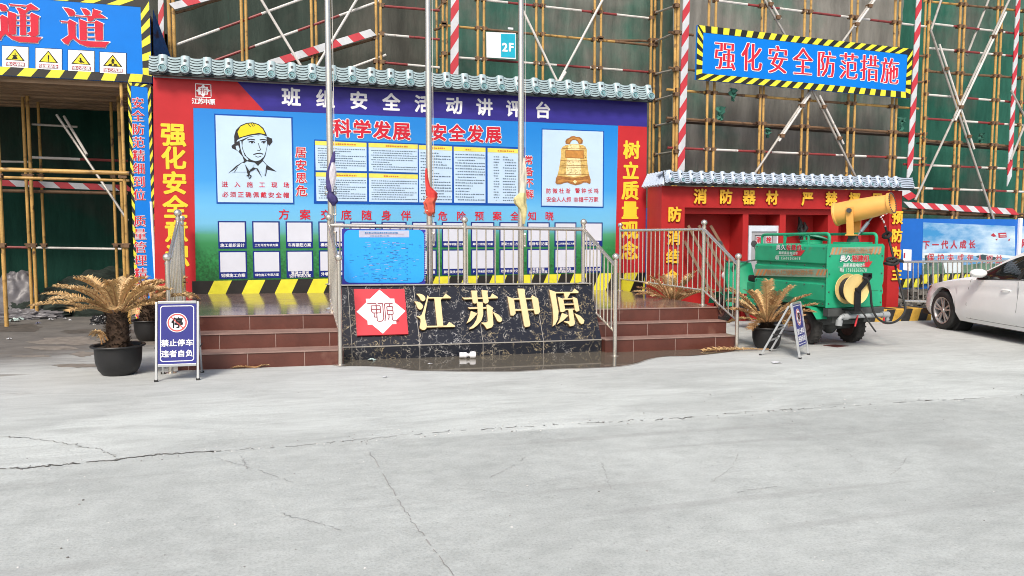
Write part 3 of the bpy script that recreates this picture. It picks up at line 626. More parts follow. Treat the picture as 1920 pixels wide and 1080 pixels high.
# hazard stripes along the foot
m = MB(); zz0, zz1 = V(400, 551, VB).z, V(400, 526.5, VB).z; dz_ = (V(1150, 512, VB).z-zz1)/(V(1150, 512, VB).x-V(400, 526, VB).x)
ux0, ux1 = V(360, 530, VB).x, V(1210, 520, VB).x
def zlin(z, u): return z+dz_*(u-V(400, 526, VB).x)
m.poly([(ux0, VB-.004, .3), (ux1, VB-.004, .3), (ux1, VB-.004, zlin(zz1, ux1)), (ux0, VB-.004, zlin(zz1, ux0))], 0)
st0 = V(390, 551, VB).x; st1 = V(1127+12, 545, VB).x; pit = (V(518, 551, VB).x-V(392, 551, VB).x)/2
k = -1
while True:
    a = st0+pit*k; b_ = a+pit*.52; k += 1; sh = pit*.19
    if a > ux1: break
    c = [(a-.06, .42), (b_-.06, .42), (b_+sh, 1), (a+sh, 1)]
    pts = [(min(max(x, ux0), ux1), VB-.007, (zlin(zz1, x) if t == 1 else .42)) for x, t in c]
    if pts[1][0]-pts[0][0] > .02: m.poly(pts, 1)
m.build('hazard_stripe', [HAZK, HAZY], BW, 0)
# titles and slogans
m = MB(); wtext(m, VB, '班组安全活动讲评台', (546, 181.5), (1018, 206.5), 33, 0, .032); m.build('title_lettering', WHP, BW, 0)
m = MB()
for s, p0, p1, h in (('科学发展', (641, 240.5), (753, 246), 33), ('安全发展', (822, 248), (925, 252.5), 31)):
    wtext(m, VB, s, p0, p1, h, 1, .07, lift=.004); wtext(m, VB, s, p0, p1, h, 0, .03, lift=.009)
for s, p0, p1, h in (('居安思危', (564, 285.5), (565.5, 357.5), 20), ('常备不解', (991, 300), (992.5, 364), 16.5)):
    wtext(m, VB, s, p0, p1, h, 1, .06, lift=.004); wtext(m, VB, s, p0, p1, h, 0, .016, lift=.009)
for s, p0, p1, h in (('方案交底随身伴', (532.5, 402), (761, 404), 19), ('危险预案全知晓', (830, 405), (1030, 405), 17)):
    wtext(m, VB, s, p0, p1, h, 0, .02, lift=.005)
m.build('slogan_lettering', [M('red print', (.55, .02, .04), .4), WHP], BW, 0)
m = MB()
for i, (ch, x, y, h) in enumerate((('强', 325, 252, 42), ('化', 326, 296, 41), ('安', 327.5, 343, 41), ('全', 329, 388, 41), ('意', 331, 434, 40), ('识', 333, 479, 40),
    ('树', 1184, 281, 33), ('立', 1182.5, 320, 32), ('质', 1181.5, 357, 34), ('量', 1181, 394, 33), ('观', 1180.5, 431, 33), ('念', 1180, 470, 33))):
    wtext(m, VB, ch, (x, y), (x, y), h, 0, .034, lift=.008)
m.build('side_slogan_lettering', M('yellow letter print', (.86, .60, .045), .4, var=.04), BW, 0)
# company mark at the top left
m = MB(); cx, cy = 381, 170
def fr_(x0, y0, x1, y1, w, mi, lift): 
    for q in ((x0, y0, x1, y0+w), (x0, y1-w, x1, y1), (x0, y0+w, x0+w, y1-w), (x1-w, y0+w, x1, y1-w)): wquad(m, VB, *q, mi, lift)
fr_(366, 156.5, 396, 182.5, 1.4, 0, .007)
wpoly(m, VB, [(381, 157.5), (385, 163), (390, 163), (390, 167), (395, 170), (390, 173), (390, 177.5), (385, 177.5), (381, 182), (377, 177.5), (372, 177.5), (372, 173), (367, 170), (372, 167), (372, 163), (377, 163)], 0, .0075)
for q in ((375, 166, 380, 167), (375, 169.5, 380, 170.3), (377, 165, 378, 176), (380.5, 166, 386.5, 167), (381, 166, 382, 175), (383, 169, 387, 170), (383, 172, 387, 172.8), (386.3, 169, 387.2, 176), (384.6, 173, 385.4, 177)): wquad(m, VB, *q, 1, .009)
wtext(m, VB, '江苏中原', (365.5, 189.5), (398, 191), 10.5, 0, .03, lift=.007); m.build('company_mark', [WHP, REDP], BW, 0)
# worker picture panel
INKB = M('black ink', (.012, .012, .016), .45); HELM = M('helmet yellow print', (.75, .62, .03), .4, var=.04)
m = MB(); wpoly(m, VB, [(401.5, 213), (548.5, 219.5), (552, 383), (406, 382)], 1, .005); wpoly(m, VB, [(404, 216), (546, 222), (549.5, 380), (408.5, 379)], 0, .009)
def C4(pts): return [(380+x/4, 130+y/4) for x, y in pts]
def ink(pts, mi=2, l=.012): wpoly(m, VB, C4(pts), mi, l)
def stroke(pts, w, mi=2, l=.016):
    q = C4(pts)
    for a, b_ in zip(q, q[1:]):
        A, B_ = V(*a, VB), V(*b_, VB); m.bar(A-Y3*l, B_-Y3*l, .0145*w/4, .001, mi, Y3)
ink([(238, 560), (236, 500), (250, 455), (285, 420), (330, 402), (375, 398), (420, 412), (455, 440), (476, 480), (484, 505), (520, 520), (524, 545), (500, 575), (488, 560), (480, 600), (470, 650), (452, 682), (480, 715), (555, 768), (430, 740), (390, 700), (330, 690), (290, 720), (190, 782), (250, 725), (310, 690), (300, 655), (270, 620), (250, 605), (220, 592), (216, 575), (232, 562)])      # dark outline and shade
ink([(275, 512), (262, 470), (285, 430), (330, 410), (378, 405), (420, 420), (450, 448), (470, 486), (420, 478), (350, 490)], 3, .015)          # helmet
ink([(262, 530), (300, 512), (380, 494), (440, 490), (484, 506), (480, 512), (420, 497), (350, 505), (290, 530), (255, 545)], 0, .016)           # brim line
ink([(302, 540), (345, 512), (400, 500), (440, 500), (478, 515), (484, 560), (476, 610), (460, 655), (430, 682), (400, 690), (365, 680), (330, 655), (308, 615), (298, 575)], 0, .016)   # face
ink([(248, 575), (268, 572), (278, 600), (270, 618), (252, 600)], 0, .016)                                                    # ear
ink([(332, 690), (365, 700), (388, 705), (372, 742), (352, 752), (338, 735)], 0, .016)                                                            # neck
ink([(312, 705), (335, 770), (250, 770), (215, 778), (262, 730), (300, 700)], 0, .0155); ink([(452, 690), (478, 720), (462, 800), (438, 770), (395, 752), (425, 715)], 0, .0155)      # collar
ink([(318, 712), (332, 768), (345, 815), (355, 770), (400, 745), (447, 815), (415, 745), (380, 735), (350, 762)], 2, .018)
stroke([(284, 540), (292, 600), (310, 650), (340, 680)], 7, 0, .019); stroke([(278, 545), (286, 605), (305, 655)], 4)
stroke([(336, 530), (362, 525), (392, 530)], 5); stroke([(428, 530), (455, 526), (484, 533)], 5)
stroke([(345, 548), (362, 540), (380, 542), (392, 550)], 5); stroke([(440, 548), (455, 541), (475, 545)], 5)
ink([(360, 543), (378, 543), (380, 555), (366, 557)], 2, .018); ink([(448, 543), (466, 543), (466, 556), (452, 557)], 2, .018)
stroke([(418, 555), (428, 590), (436, 602), (424, 612), (408, 606)], 3); stroke([(380, 640), (410, 632), (432, 630), (455, 638)], 5); stroke([(394, 650), (415, 660), (440, 652)], 3)
stroke([(340, 410), (360, 432)], 3); stroke([(362, 402), (380, 430)], 3); stroke([(376, 400), (392, 424)], 3)
stroke([(330, 800), (350, 790), (365, 800), (355, 815), (345, 818)], 4); stroke([(240, 770), (262, 735)], 3); stroke([(470, 800), (482, 745)], 3)
wtext(m, VB, '进入施工现场', (421.5, 345.5), (537, 347), 10.5, 4, .018, lift=.012); wtext(m, VB, '必须正确佩戴安全帽', (422.5, 364.5), (536.5, 366), 10.5, 4, .018, lift=.012)
m.build('worker_picture', [PALE, MIDB, INKB, HELM, M('red print', 'c00')], BW, 0)
# bell picture panel
BG1 = M('bell gold print', (.62, .43, .14), .4, var=.3, scale=22); BG2 = M('bell pale gold print', (.80, .70, .38), .4, var=.25, scale=30); BG3 = M('bell brown print', (.34, .15, .045), .4, var=.35, scale=20)
m = MB(); wpoly(m, VB, [(1015.5, 241), (1132.5, 245.5), (1131.5, 390), (1014, 388)], 1, .005); wpoly(m, VB, [(1017, 243), (1130.5, 247), (1129.5, 387.5), (1015.5, 385.5)], 0, .009)
def C6(pts): return [(800+x/4, 130+y/4) for x, y in pts]
def bell(pts, mi, l): wpoly(m, VB, C6(pts), mi, l)
def C7(pts): return [(600+x/2.842, 187+y/2.842) for x, y in pts]
def bell(pts, mi, l): wpoly(m, VB, C7(pts), mi, l)
bell([(1283, 300), (1283, 264), (1293, 250), (1312, 241), (1335, 237), (1378, 237), (1400, 242), (1414, 252), (1421, 266), (1421, 300), (1423, 335), (1427, 370), (1433, 398), (1440, 422), (1441, 440), (1434, 449), (1420, 442), (1404, 441), (1390, 449), (1360, 456), (1335, 449), (1318, 441), (1300, 443), (1284, 450), (1262, 451), (1253, 443), (1256, 425), (1264, 402), (1271, 375), (1277, 340)], 2, .012)
bell([(1308, 236), (1306, 222), (1313, 209), (1326, 204), (1336, 196), (1352, 193), (1364, 198), (1380, 198), (1392, 206), (1400, 218), (1397, 234), (1378, 237), (1372, 224), (1360, 214), (1344, 216), (1334, 226), (1332, 236)], 4, .0125); bell([(1318, 230), (1316, 220), (1324, 211), (1338, 206), (1350, 201), (1374, 205), (1388, 214), (1390, 228), (1380, 232), (1372, 215), (1352, 208), (1332, 216), (1326, 232)], 5, .0135)
bell([(1322, 240), (1378, 240), (1386, 320), (1392, 402), (1350, 412), (1308, 402), (1314, 320)], 3, .013)
bell([(1256, 418), (1264, 404), (1300, 410), (1350, 416), (1400, 411), (1432, 402), (1441, 425), (1440, 444), (1434, 449), (1420, 442), (1404, 441), (1390, 449), (1360, 456), (1335, 449), (1318, 441), (1300, 443), (1284, 450), (1262, 451), (1253, 443)], 4, .014)
bell([(1266, 430), (1290, 424), (1340, 430), (1390, 428), (1425, 424), (1428, 434), (1404, 433), (1360, 444), (1318, 433), (1284, 441), (1264, 442)], 5, .0148); bell([(1346, 436), (1356, 428), (1368, 436), (1358, 449)], 3, .016)
bell([(1306, 268), (1404, 270), (1404, 314), (1306, 310)], 4, .0152); bell([(1309, 271), (1401, 273), (1401, 311), (1309, 307)], 5, .0160)
for y, x0, x1 in ((258, 1290, 1416), (322, 1280, 1422), (347, 1278, 1424), (356, 1276, 1425), (395, 1266, 1432)): bell([(x0, y), ((x0+x1)/2, y+3), (x1, y+1), (x1, y+3.2), ((x0+x1)/2, y+5), (x0, y+2.2)], 4, .0165)
rr_ = random.Random(4)
for y0, y1, n_ in ((327, 345, 26), (360, 393, 44), (243, 256, 10), (272, 312, 8)):
    for i in range(n_):
        x = rr_.uniform(1290, 1412) if y0 != 272 else rr_.choice((rr_.uniform(1288, 1302), rr_.uniform(1407, 1417))); y = rr_.uniform(y0, y1); q = rr_.uniform(1.5, 4)
        bell([(x-q, y), (x, y-q*.7), (x+q*.7, y-q*.2), (x+q*.3, y+q*.6)], rr_.choice((4, 2, 4)), .0170+.0006*(i % 4))
wtext(m, VB, '防微杜渐', (1028, 358), (1064.5, 358), 9.5, 6, .016, lift=.012); wtext(m, VB, '警钟长鸣', (1082.5, 357.5), (1117.5, 358), 9.5, 6, .016, lift=.012)
wtext(m, VB, '安全人人抓', (1028.5, 374), (1066, 374), 9.5, 6, .016, lift=.012); wtext(m, VB, '幸福千万家', (1079.5, 374.5), (1117, 374), 9.5, 6, .016, lift=.012)
m.build('bell_picture', [PALE, MIDB, BG1, BG2, BG3, M('bell orange print', (.52, .24, .06), .4, var=.2, scale=12), M('red print', 'c00')], BW, 0)
# the six regulation sheets in their blue frame
m = MB(); wpoly(m, VB, [(589, 261.5), (985, 276.5), (984, 386), (588.5, 382)], 1, .005)
for i, (a, b_, c, d) in enumerate((((590.5, 264), (687, 268), (687.5, 321), (592, 319.5)), ((691, 268), (783, 271.3), (783.3, 323.8), (691.5, 321)), ((592, 323), (688, 325), (688.3, 377.5), (593.5, 377)), ((691.5, 325), (783.3, 327.4), (783.5, 379.3), (692, 378.3)),
        ((785, 272), (847.5, 274.7), (847.5, 380), (786, 379.5)), ((850.5, 275), (910, 277.2), (910, 380.7), (851.3, 380)), ((914, 277.4), (976, 280), (975.5, 381.5), (914.3, 381)))):
    wpoly(m, VB, [a, b_, c, d], 0, .009); hh = 8
    wpoly(m, VB, [a, b_, (b_[0], b_[1]+hh), (a[0], a[1]+hh)], 2, .011)
    A, C_ = V(*a, VB), V(*c, VB); w_ = C_.x-A.x; hd = V(a[0], a[1], VB).z-V(a[0], a[1]+hh, VB).z
    scribble(m, VB-.0135, A.x+w_*.30, A.x+w_*.78, A.z-hd*.92, A.z-hd*.12-.01, 1, 4, 50+i, 1, .55)
    rows = 9 if i < 4 else 17
    if i == 6:
        for k in range(2): scribble(m, VB-.012, A.x+w_*(.18, .46)[k], A.x+w_*(.34, .85)[k], C_.z+.03, A.z-hd-.05, 17, 3, 70+k, 1, .42)
    else: scribble(m, VB-.012, A.x+w_*.05, A.x+w_*.97, C_.z+.03, A.z-hd-.03, rows, 3, 60+i, 1, .42)
m.build('regulation_sheets', [PALE, MIDB, M('yellow header print', (.72, .66, .12), .4), INK, M('orange print', (.55, .20, .04), .4)], BW, 0)
# printed cards with a caption strip
CARD = M('white card print', (.60, .63, .71), .4, var=.04)
xs = [435.5, 499, 562.5, 624, 683.5, 741.5, 798, 852.5, 906.8, 958.8, 1009.8, 1060, 1109.5]
c0, c1 = V(xs[0], 440, VB).x, V(xs[-1], 440, VB).x; cp = (c1-c0)/12; cw = V(462, 440, VB).x-V(409, 440, VB).x
za, zb_ = V(435, 414.5, VB).z, V(435, 466, VB).z; zc, zd = V(435, 470.5, VB).z, V(435, 522.5, VB).z
za2, zd2 = V(1109, 417, VB).z, V(1109, 511, VB).z
cap1 = ['施工组织设计', '土方开挖专项方案', '车库钢筋方案', '模板专项方案', '塔吊专项方案', '吊装专项方案', '外架专项方案', '模板专项施工方案', '幕墙工程施工方案', '混凝土施工方案', '楼梯专项方案', '施工升降机施工方案', '专项方案']
cap2 = ['铝模施工方案', '绿色施工专项方案', '混凝土泵送|设计专项方案', '外墙施工方案', '冬季施工方案', '雨季施工方案', '临电施工方案', '脚手架技术交底', 'Pc吊装技术交底', '砼修补技术交底', '外墙工程|防水技术交底', '高空作业|脚手架技术交底', '防火技术交底']
for i in range(13):
    u = c0+cp*i; f = i/12; sl = (za2-za)*f; sl2 = (zd2-zd)*f
    for top, bot, cap in ((za+sl, zb_+sl*.9, cap1[i]), (zc+sl2*.9, zd+sl2, cap2[i])):
        m = MB(); h = top-bot; lines = cap.split('|'); nv = .24
        rect(m, VB-.006, u-cw/2, u+cw/2, bot, top, 1); rect(m, VB-.009, u-cw/2+.022, u+cw/2-.022, bot+h*nv, top-.022, 0)
        for j, ln in enumerate(lines):
            cs = min(.074, cw*.86/len(ln)) if len(lines) == 1 else min(.058, cw*.86/len(ln)); zc_ = bot+h*nv*(.5 if len(lines) == 1 else (.72, .27)[j])
            for q, ch in enumerate(ln): put(m, ch, (u+(q-(len(ln)-1)/2)*cs, VB-.006, zc_), X3, Z3, cs, 2, .02, lift=.004)
        m.build('plan_card', [CARD, NAVY, WHP], BW, 0)
dl = (V(1190, 178, VB-.2).x-V(305, 134, VB-.2).x)/25; d0 = V(305, 134, VB-.2).x
coping(BW, uL-.03, uR+.03, [d0+dl*k for k in range(-3, 30)], VB-.20, VB-.10, V(285, 138.5, VB-.2).z+.0, V(285, 104, VB-.1).z, TIL)
m = MB(); m.bar((uL, VB-.03, V(285, 141.5, VB).z), (uR, VB-.03, V(1213, 190.5, VB).z), .05, .02); m.build('eave_trim', M('brown trim', (.20, .12, .10), .5), BW, 0)

# ------------------------------------------------------------------ blue site-plan board on the front railing
PN = thing('plan_board', 'bright blue rounded site plan board leaning inside the front stage railing', 'board', (1.0, 9.7, .9)); PVv = 9.70
m = MB(); wpoly(m, PVv, [(641, 429), (798, 430.5), (797.5, 533), (642, 535)], 1); m.ext([V(x, y, PVv)+Y3*.004 for x, y in ((641, 429), (798, 430.5), (797.5, 533), (642, 535))][::-1], Y3*.012, 1)
rc = []
X0, X1, Y0_, Y1_ = 645, 795, 431, 530
for cx, cy, a0 in ((X1-11, Y0_+11, -pi/2), (X1-11, Y1_-11, 0), (X0+11, Y1_-11, pi/2), (X0+11, Y0_+11, pi)):
    for k in range(6): a = a0+k*pi/10; rc.append((cx+11*cos(a), cy+11*sin(a)))
wpoly(m, PVv, rc, 0, .004); wquad(m, PVv, 673, 432, 767, 445, 3, .006)
a, b_ = V(684, 437, PVv), V(757, 433, PVv)
scribble(m, PVv-.009, a.x, b_.x, a.z-.012, a.z+.016, 1, 2, 5, 1, .6); a2, b2 = V(694, 442.5, PVv), V(748, 440, PVv); scribble(m, PVv-.009, a2.x, b2.x, a2.z-.01, a2.z+.014, 1, 2, 6, .98, .5)
wquad(m, PVv, 684, 438.6, 757, 439.1, 4, .008)
r = random.Random(12)
for i in range(190):
    x, y = r.gauss(718, 28), r.uniform(452, 527); x = min(max(x, 655), 785); w_ = r.uniform(1.5, 9); wquad(m, PVv, x, y, x+w_, y+.55, 2 if r.random() < .75 else 3, .006+.0004*(i % 5))
for i in range(40): x, y = r.uniform(670, 775), r.uniform(455, 525); wquad(m, PVv, x, y, x+.5, y+r.uniform(1.5, 4), 2, .0085)
for i in range(9): wquad(m, PVv, 762, 465+i*7, 764.5, 466+i*7, 2, .009)
for i in range(22): wquad(m, PVv, 796.2, 436+i*4.2, 797.3, 438+i*4.2, 5, .007)
m.build('plan_sheet', [M('bright blue plan print', (.035, .36, .88), .3, var=.03, scale=1), M('violet border print', (.04, .04, .30), .4), M('dark blue ink', (.02, .16, .38), .5), M('lilac grey print', (.45, .47, .60), .5), M('red rule', (.5, .1, .15), .5), WHP], PN, 0)
# ------------------------------------------------------------------ red fire-equipment wall
VR = 12.0
RW = thing('fire_equipment_wall', 'red fire equipment wall with open bays, tiled top and amber slogans', 'fire point', (9, VR, gz(9)))
ru0, ru1 = V(1241, 347, VR).x, V(1692, 357, VR).x; rz0, rz1 = V(1241, 348, VR).z, V(1692, 358, VR).z; rzt = (rz0+rz1)/2
ou0, ou1 = V(1284, 390, VR).x, V(1668, 398, VR).x; ozt = V(1284, 389, VR).z
m = MB(); D_ = .55
m.box(ru0, ou0, VR, VR+D_, -.3, ozt); m.box(ou1, ru1, VR, VR+D_, -.3, ozt); m.box(ru0, ru1, VR, VR+D_, ozt+.0005, rzt)
m.build('wall_frame', RED, RW, 0)
m = MB(); m.box(ou0, ou1, VR+D_-.02, VR+D_, -.3, ozt); zi = V(1290, 400.5, VR+.1).z
m.box(ou0, ou1, VR+.10, VR+D_-.022, zi, ozt-.001)
for x0, x1 in ((1392.5, 1403), (1462, 1473), (1552, 1572), (1606, 1615)): m.box(V(x0, 430, VR+.1).x, V(x1, 430, VR+.1).x, VR+.10, VR+D_-.022, -.3, zi-.001)
m.box(ou0, ou1, VR+.12, VR+D_-.023, -.3, .02); m.build('bay_divider', RED, RW, 0)
m = MB(); m.poly([(ru0-.0, VR+.02, -.3), (6.49, VB-.08, -.3), (6.49, VB-.08, rzt), (ru0, VR+.02, rzt)]); m.poly([(ru0+.02, VR+.02, -.3), (ru0+.02, VR+.02, rzt), (6.51, VB-.08, rzt), (6.51, VB-.08, -.3)]); m.build('return_panel', RED, RW, 0)
LTR = M('amber letter face', (.92, .50, .035), .4, var=.1, scale=10); LTRS = M('dark amber letter side', (.28, .05, .015), .5)
m = MB()
def raised(s, p0, p1, h, asp=1):
    a, b_ = V(*p0, VR), V(*p1, VR); n = len(s); size = (V(p0[0], p0[1]-h/2, VR)-V(p0[0], p0[1]+h/2, VR)).length/.93
    for i, ch in enumerate(s):
        c = a.lerp(b_, i/max(1, n-1)); put(m, ch, c, X3, Z3, size, 1, .042, .022, 0, .001, asp); put(m, ch, c+Vector((-.004, 0, .004)), X3, Z3, size, 0, .036, 0, 0, .027, asp)
for ch, x, y, h in (('消', 1312, 368.5, 27), ('防', 1360, 369, 26), ('器', 1403.5, 370, 26), ('材', 1446.5, 371, 25), ('严', 1513, 373, 24.5), ('禁', 1557.5, 373, 25), ('挪', 1601, 374, 24), ('用', 1643, 374, 24),
                    ('防', 1264, 402, 27), ('消', 1262.5, 446, 27), ('结', 1260.5, 481, 26), ('合', 1259, 518, 25), ('预', 1681, 408, 24), ('防', 1680, 442, 24), ('为', 1679, 475, 24), ('主', 1680, 514, 23)): raised(ch, (x, y), (x, y), h)
m.build('raised_lettering', [LTR, LTRS], RW, 0)
dr = (V(1838+0, 290, VR-.2).x-V(375, 270, VR-.2).x)*0+(V(1180+1838/4.8, 341, VR-.18).x-V(1180+375/4.8, 336, VR-.18).x)/16
d0 = V(1180+375/4.8, 336, VR-.18).x
coping(RW, ru0-.03, V(1713, 350, VR-.15).x, [d0+dr*k for k in range(-2, 24)], VR-.18, VR-.10, V(1241, 345.5, VR-.18).z, V(1241, 321, VR-.05).z, TILB)
# the short tiled return running back to the notice wall
m = MB(); a = Vector((ru0-.03, VR-.16, V(1241, 346, VR-.18).z)); b_ = Vector((6.35, VB-.15, a.z)); h = V(1241, 321, VR-.05).z-a.z
d = (b_-a).normalized(); nn = Vector((-1, -.2, 0)).normalized()
m.ext([a+Vector((0, 0, .0)), b_, b_+Z3*h+X3*.12, a+Z3*h+X3*.12], X3*.04, 0)
for i in range(8):
    c = a.lerp(b_, (i+.5)/8); m.tube([c+nn*.02, c+Z3*h+X3*.12+nn*.02], .045, 8, 0)
    for k in range(4): q = c+d*.08+(Z3*h+X3*.12)*(.2+.2*k)+nn*.01; m.tube([q-d*.03, q-d*.0-Z3*.012, q+d*.03], .012, 5, 1 if k % 2 else 0)
m.build('return_coping', [TILB, TILD], RW, 40)
# grey cabinet door in the second bay
CAB = thing('fire_cabinet', 'white framed grey fire cabinet standing in a bay of the red wall', 'cabinet', (V(1433, 430, VR+.3).x, VR+.3, gz(8)))
v_ = VR+.16; m = MB(); A, B_ = V(1403.5, 423, v_), V(1461.5, 425, v_)
m.box(A.x, B_.x, v_+.02, v_+.3, gz(8), A.z); m.build('cabinet_body', M('cabinet side', (.5, .52, .56), .5), CAB, 0)
m = MB(); w = .06
for x0, x1, z0, z1 in ((A.x, A.x+w, gz(8)+.02, A.z), (B_.x-w, B_.x, gz(8)+.02, A.z), (A.x+w, B_.x-w, A.z-.11, A.z), (A.x+w, B_.x-w, gz(8)+.02, gz(8)+.12)): m.box(x0, x1, v_-.02, v_+.019, z0, z1)
m.build('door_frame', M('white cabinet frame', (.60, .66, .74), .4), CAB, 0, bevel=.004)
m = MB(); m.box(A.x+w, B_.x-w, v_+.0, v_+.012, gz(8)+.12, A.z-.11); m.build('door_panel', M('grey cabinet door', (.33, .34, .36), .4, var=.1), CAB, 0)
m = MB()
for x, ch in ((1422.5, '消'), (1441, '栓')):
    c = V(x, 449.5, v_-.002); s = .085; rect(m, v_-.004, c.x-s, c.x+s, c.z-s, c.z+s, 0); rect(m, v_-.006, c.x-s+.012, c.x+s-.012, c.z-s+.012, c.z+s-.012, 1); put(m, ch, (c.x, v_-.006, c.z), X3, Z3, .12, 2, .03)
m.build('door_plate', [BLK, M('plate grey', (.42, .42, .44), .4), M('red print', 'c00')], CAB, 0)
WOOD = M('weathered timber', (.20, .12, .075), .8, var=.3, scale=8, stretch=(1, 1, .2))
for i, (p, q) in enumerate((((1290, 423), (1330, 500)), ((1310, 423), (1352, 500)), ((1332, 423), (1384, 512)), ((1283, 452), (1308, 500)))):
    m = MB(); d1, d2 = VR+.20+.035*i, VR+.12+.035*i; a, b_ = V(*p, d1), V(*q, d2); e = (b_-a).normalized(); L2 = (a.z-gz(8))/max(.1, -e.z); m.bar(a, a+e*L2, .055, .025, 0, Y3)
    o = m.build('timber_batten', WOOD, None, 0, bevel=.003)
    tag(o, ('leftmost long brown batten slanting across the first bay of the red fire wall', 'second long brown batten slanting across the first bay of the red fire wall', 'rightmost brown batten slanting across the first bay of the red fire wall', 'short low brown batten at the left edge of the first red bay')[i], 'batten', 'timber battens leaning in the red bay')
m = MB(); c = V(1500, 425, VR+.4); rr_ = random.Random(3)
for i in range(7): q = c+Vector((rr_.uniform(-.06, .06), -.02*i*.5, rr_.uniform(-.16, .12))); m.tube([q+Z3*.12, q+Vector((.03, -.02, 0)), q+Vector((-.02, 0, -.14))], [.012, .045, .01], 8)
o = m.build('work_glove', BLKRUB, None); tag(o, 'black rag bundle hanging in the third bay of the red wall', 'rag'); o.name = 'hanging_rag'
# blue post in the gap between the two walls
m = MB(); c = V(1218, 400, 12.75); m.box(c.x-.055, c.x+.055, 12.72, 12.80, gz(7), V(1218, 390, 12.75).z); o = m.build('blue_post', M('blue post paint', (.008, .09, .40), .45), None, 0, bevel=.004); tag(o, 'narrow blue post in the gap between notice wall and red wall', 'post')

# ------------------------------------------------------------------ safety nets of the building under construction
def net_material(name, c1, c2, c3, th, seed):
    m = bpy.data.materials.new(name); m.use_nodes = True; nt = m.node_tree; N, L = nt.nodes, nt.links; p = N['Principled BSDF']; p.inputs['Roughness'].default_value = .9; p.inputs['Specular IOR Level'].default_value = .1
    tc = N.new('ShaderNodeTexCoord'); mp = N.new('ShaderNodeMapping'); mp.inputs['Location'].default_value = (seed, seed*.7, 0); L.new(tc.outputs['Object'], mp.inputs[0])
    def nz(sc, st, det=7, ro=.65):
        q = N.new('ShaderNodeMapping'); q.inputs['Scale'].default_value = st; L.new(mp.outputs[0], q.inputs[0]); n = N.new('ShaderNodeTexNoise'); n.inputs['Scale'].default_value = sc; n.inputs['Detail'].default_value = det; n.inputs['Roughness'].default_value = ro; L.new(q.outputs[0], n.inputs[0]); return n.outputs[0]
    r = N.new('ShaderNodeValToRGB'); r.color_ramp.elements[0].position = th-.07; r.color_ramp.elements[1].position = th+.07; r.color_ramp.elements[0].color = c1+(1,); r.color_ramp.elements[1].color = c2+(1,)
    L.new(nz(.42, (1, 1, .8), 9, .6), r.inputs[0])
    s = N.new('ShaderNodeMapRange'); s.inputs[1].default_value = .3; s.inputs[2].default_value = .7; s.inputs[3].default_value = .72; s.inputs[4].default_value = 1.28; L.new(nz(2.2, (2.0, 1, .3)), s.inputs[0])
    mx = N.new('ShaderNodeMix'); mx.data_type = 'RGBA'; mx.blend_type = 'MULTIPLY'; mx.inputs[0].default_value = 1; L.new(r.outputs[0], mx.inputs[6]); L.new(s.outputs[0], mx.inputs[7])
    t = N.new('ShaderNodeMapRange'); t.inputs[1].default_value = .63; t.inputs[2].default_value = .70; L.new(nz(2.0, (3.2, 1, .25), 5), t.inputs[0])
    k = N.new('ShaderNodeMath'); k.operation = 'MULTIPLY'; k.inputs[1].default_value = .5; L.new(t.outputs[0], k.inputs[0])
    m2 = N.new('ShaderNodeMix'); m2.data_type = 'RGBA'; L.new(k.outputs[0], m2.inputs[0]); L.new(mx.outputs[2], m2.inputs[6]); m2.inputs[7].default_value = c3+(1,)
    L.new(m2.outputs[2], p.inputs['Base Color']); b = N.new('ShaderNodeBump'); b.inputs['Strength'].default_value = .5; b.inputs['Distance'].default_value = .04; L.new(nz(5, (2, 1, .5)), b.inputs['Height']); L.new(b.outputs[0], p.inputs['Normal'])
    return m
def net(label, u0, u1, z0, z1, v, mat, seed, floor=1.62, du=.11, dz=.13):
    m = MB(); nu = int((u1-u0)/du); nz_ = int((z1-z0)/dz); rows = []
    for j in range(nz_+1):
        z = z0+(z1-z0)*j/nz_; row = []
        for i in range(nu+1):
            u = u0+(u1-u0)*i/nu; f = (z/floor) % 1
            y = v+.10*noise.noise(Vector((u*.9+seed, z*.35, 0)))+.035*noise.noise(Vector((u*4+seed, z*.8, 3)))+.05*sin(pi*f)+(.04 if f < .06 else 0)
            row.append((u, y, z))
        rows.append(row)
    m.grid(rows); o = m.build('safety_net', mat, None, 60); return tag(o, label, 'safety net', 'safety nets behind the scaffolds')
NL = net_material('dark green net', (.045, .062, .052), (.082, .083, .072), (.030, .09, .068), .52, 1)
NC = net_material('grey green net', (.05, .135, .105), (.15, .16, .142), (.06, .17, .14), .50, 4)
NR = net_material('grey net', (.085, .16, .125), (.215, .21, .19), (.10, .16, .135), .44, 9)
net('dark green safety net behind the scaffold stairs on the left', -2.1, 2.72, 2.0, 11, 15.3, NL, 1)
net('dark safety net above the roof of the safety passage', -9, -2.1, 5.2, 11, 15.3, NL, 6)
net('grey green safety net behind the scaffold bay with the 2F sign', 2.72, 8.3, -.2, 11, 15.1, NC, 2)
net('grey safety net patched with green behind the slogan banner', 7.6, 13.3, -.2, 12, 14.0, NR, 3)
NR2 = net_material('green net', (.03, .125, .09), (.115, .13, .112), (.05, .16, .125), .56, 14)
net('green safety net at the far right behind the crossed braces', 13.3, 26, .4, 13, 14.25, NR2, 4)
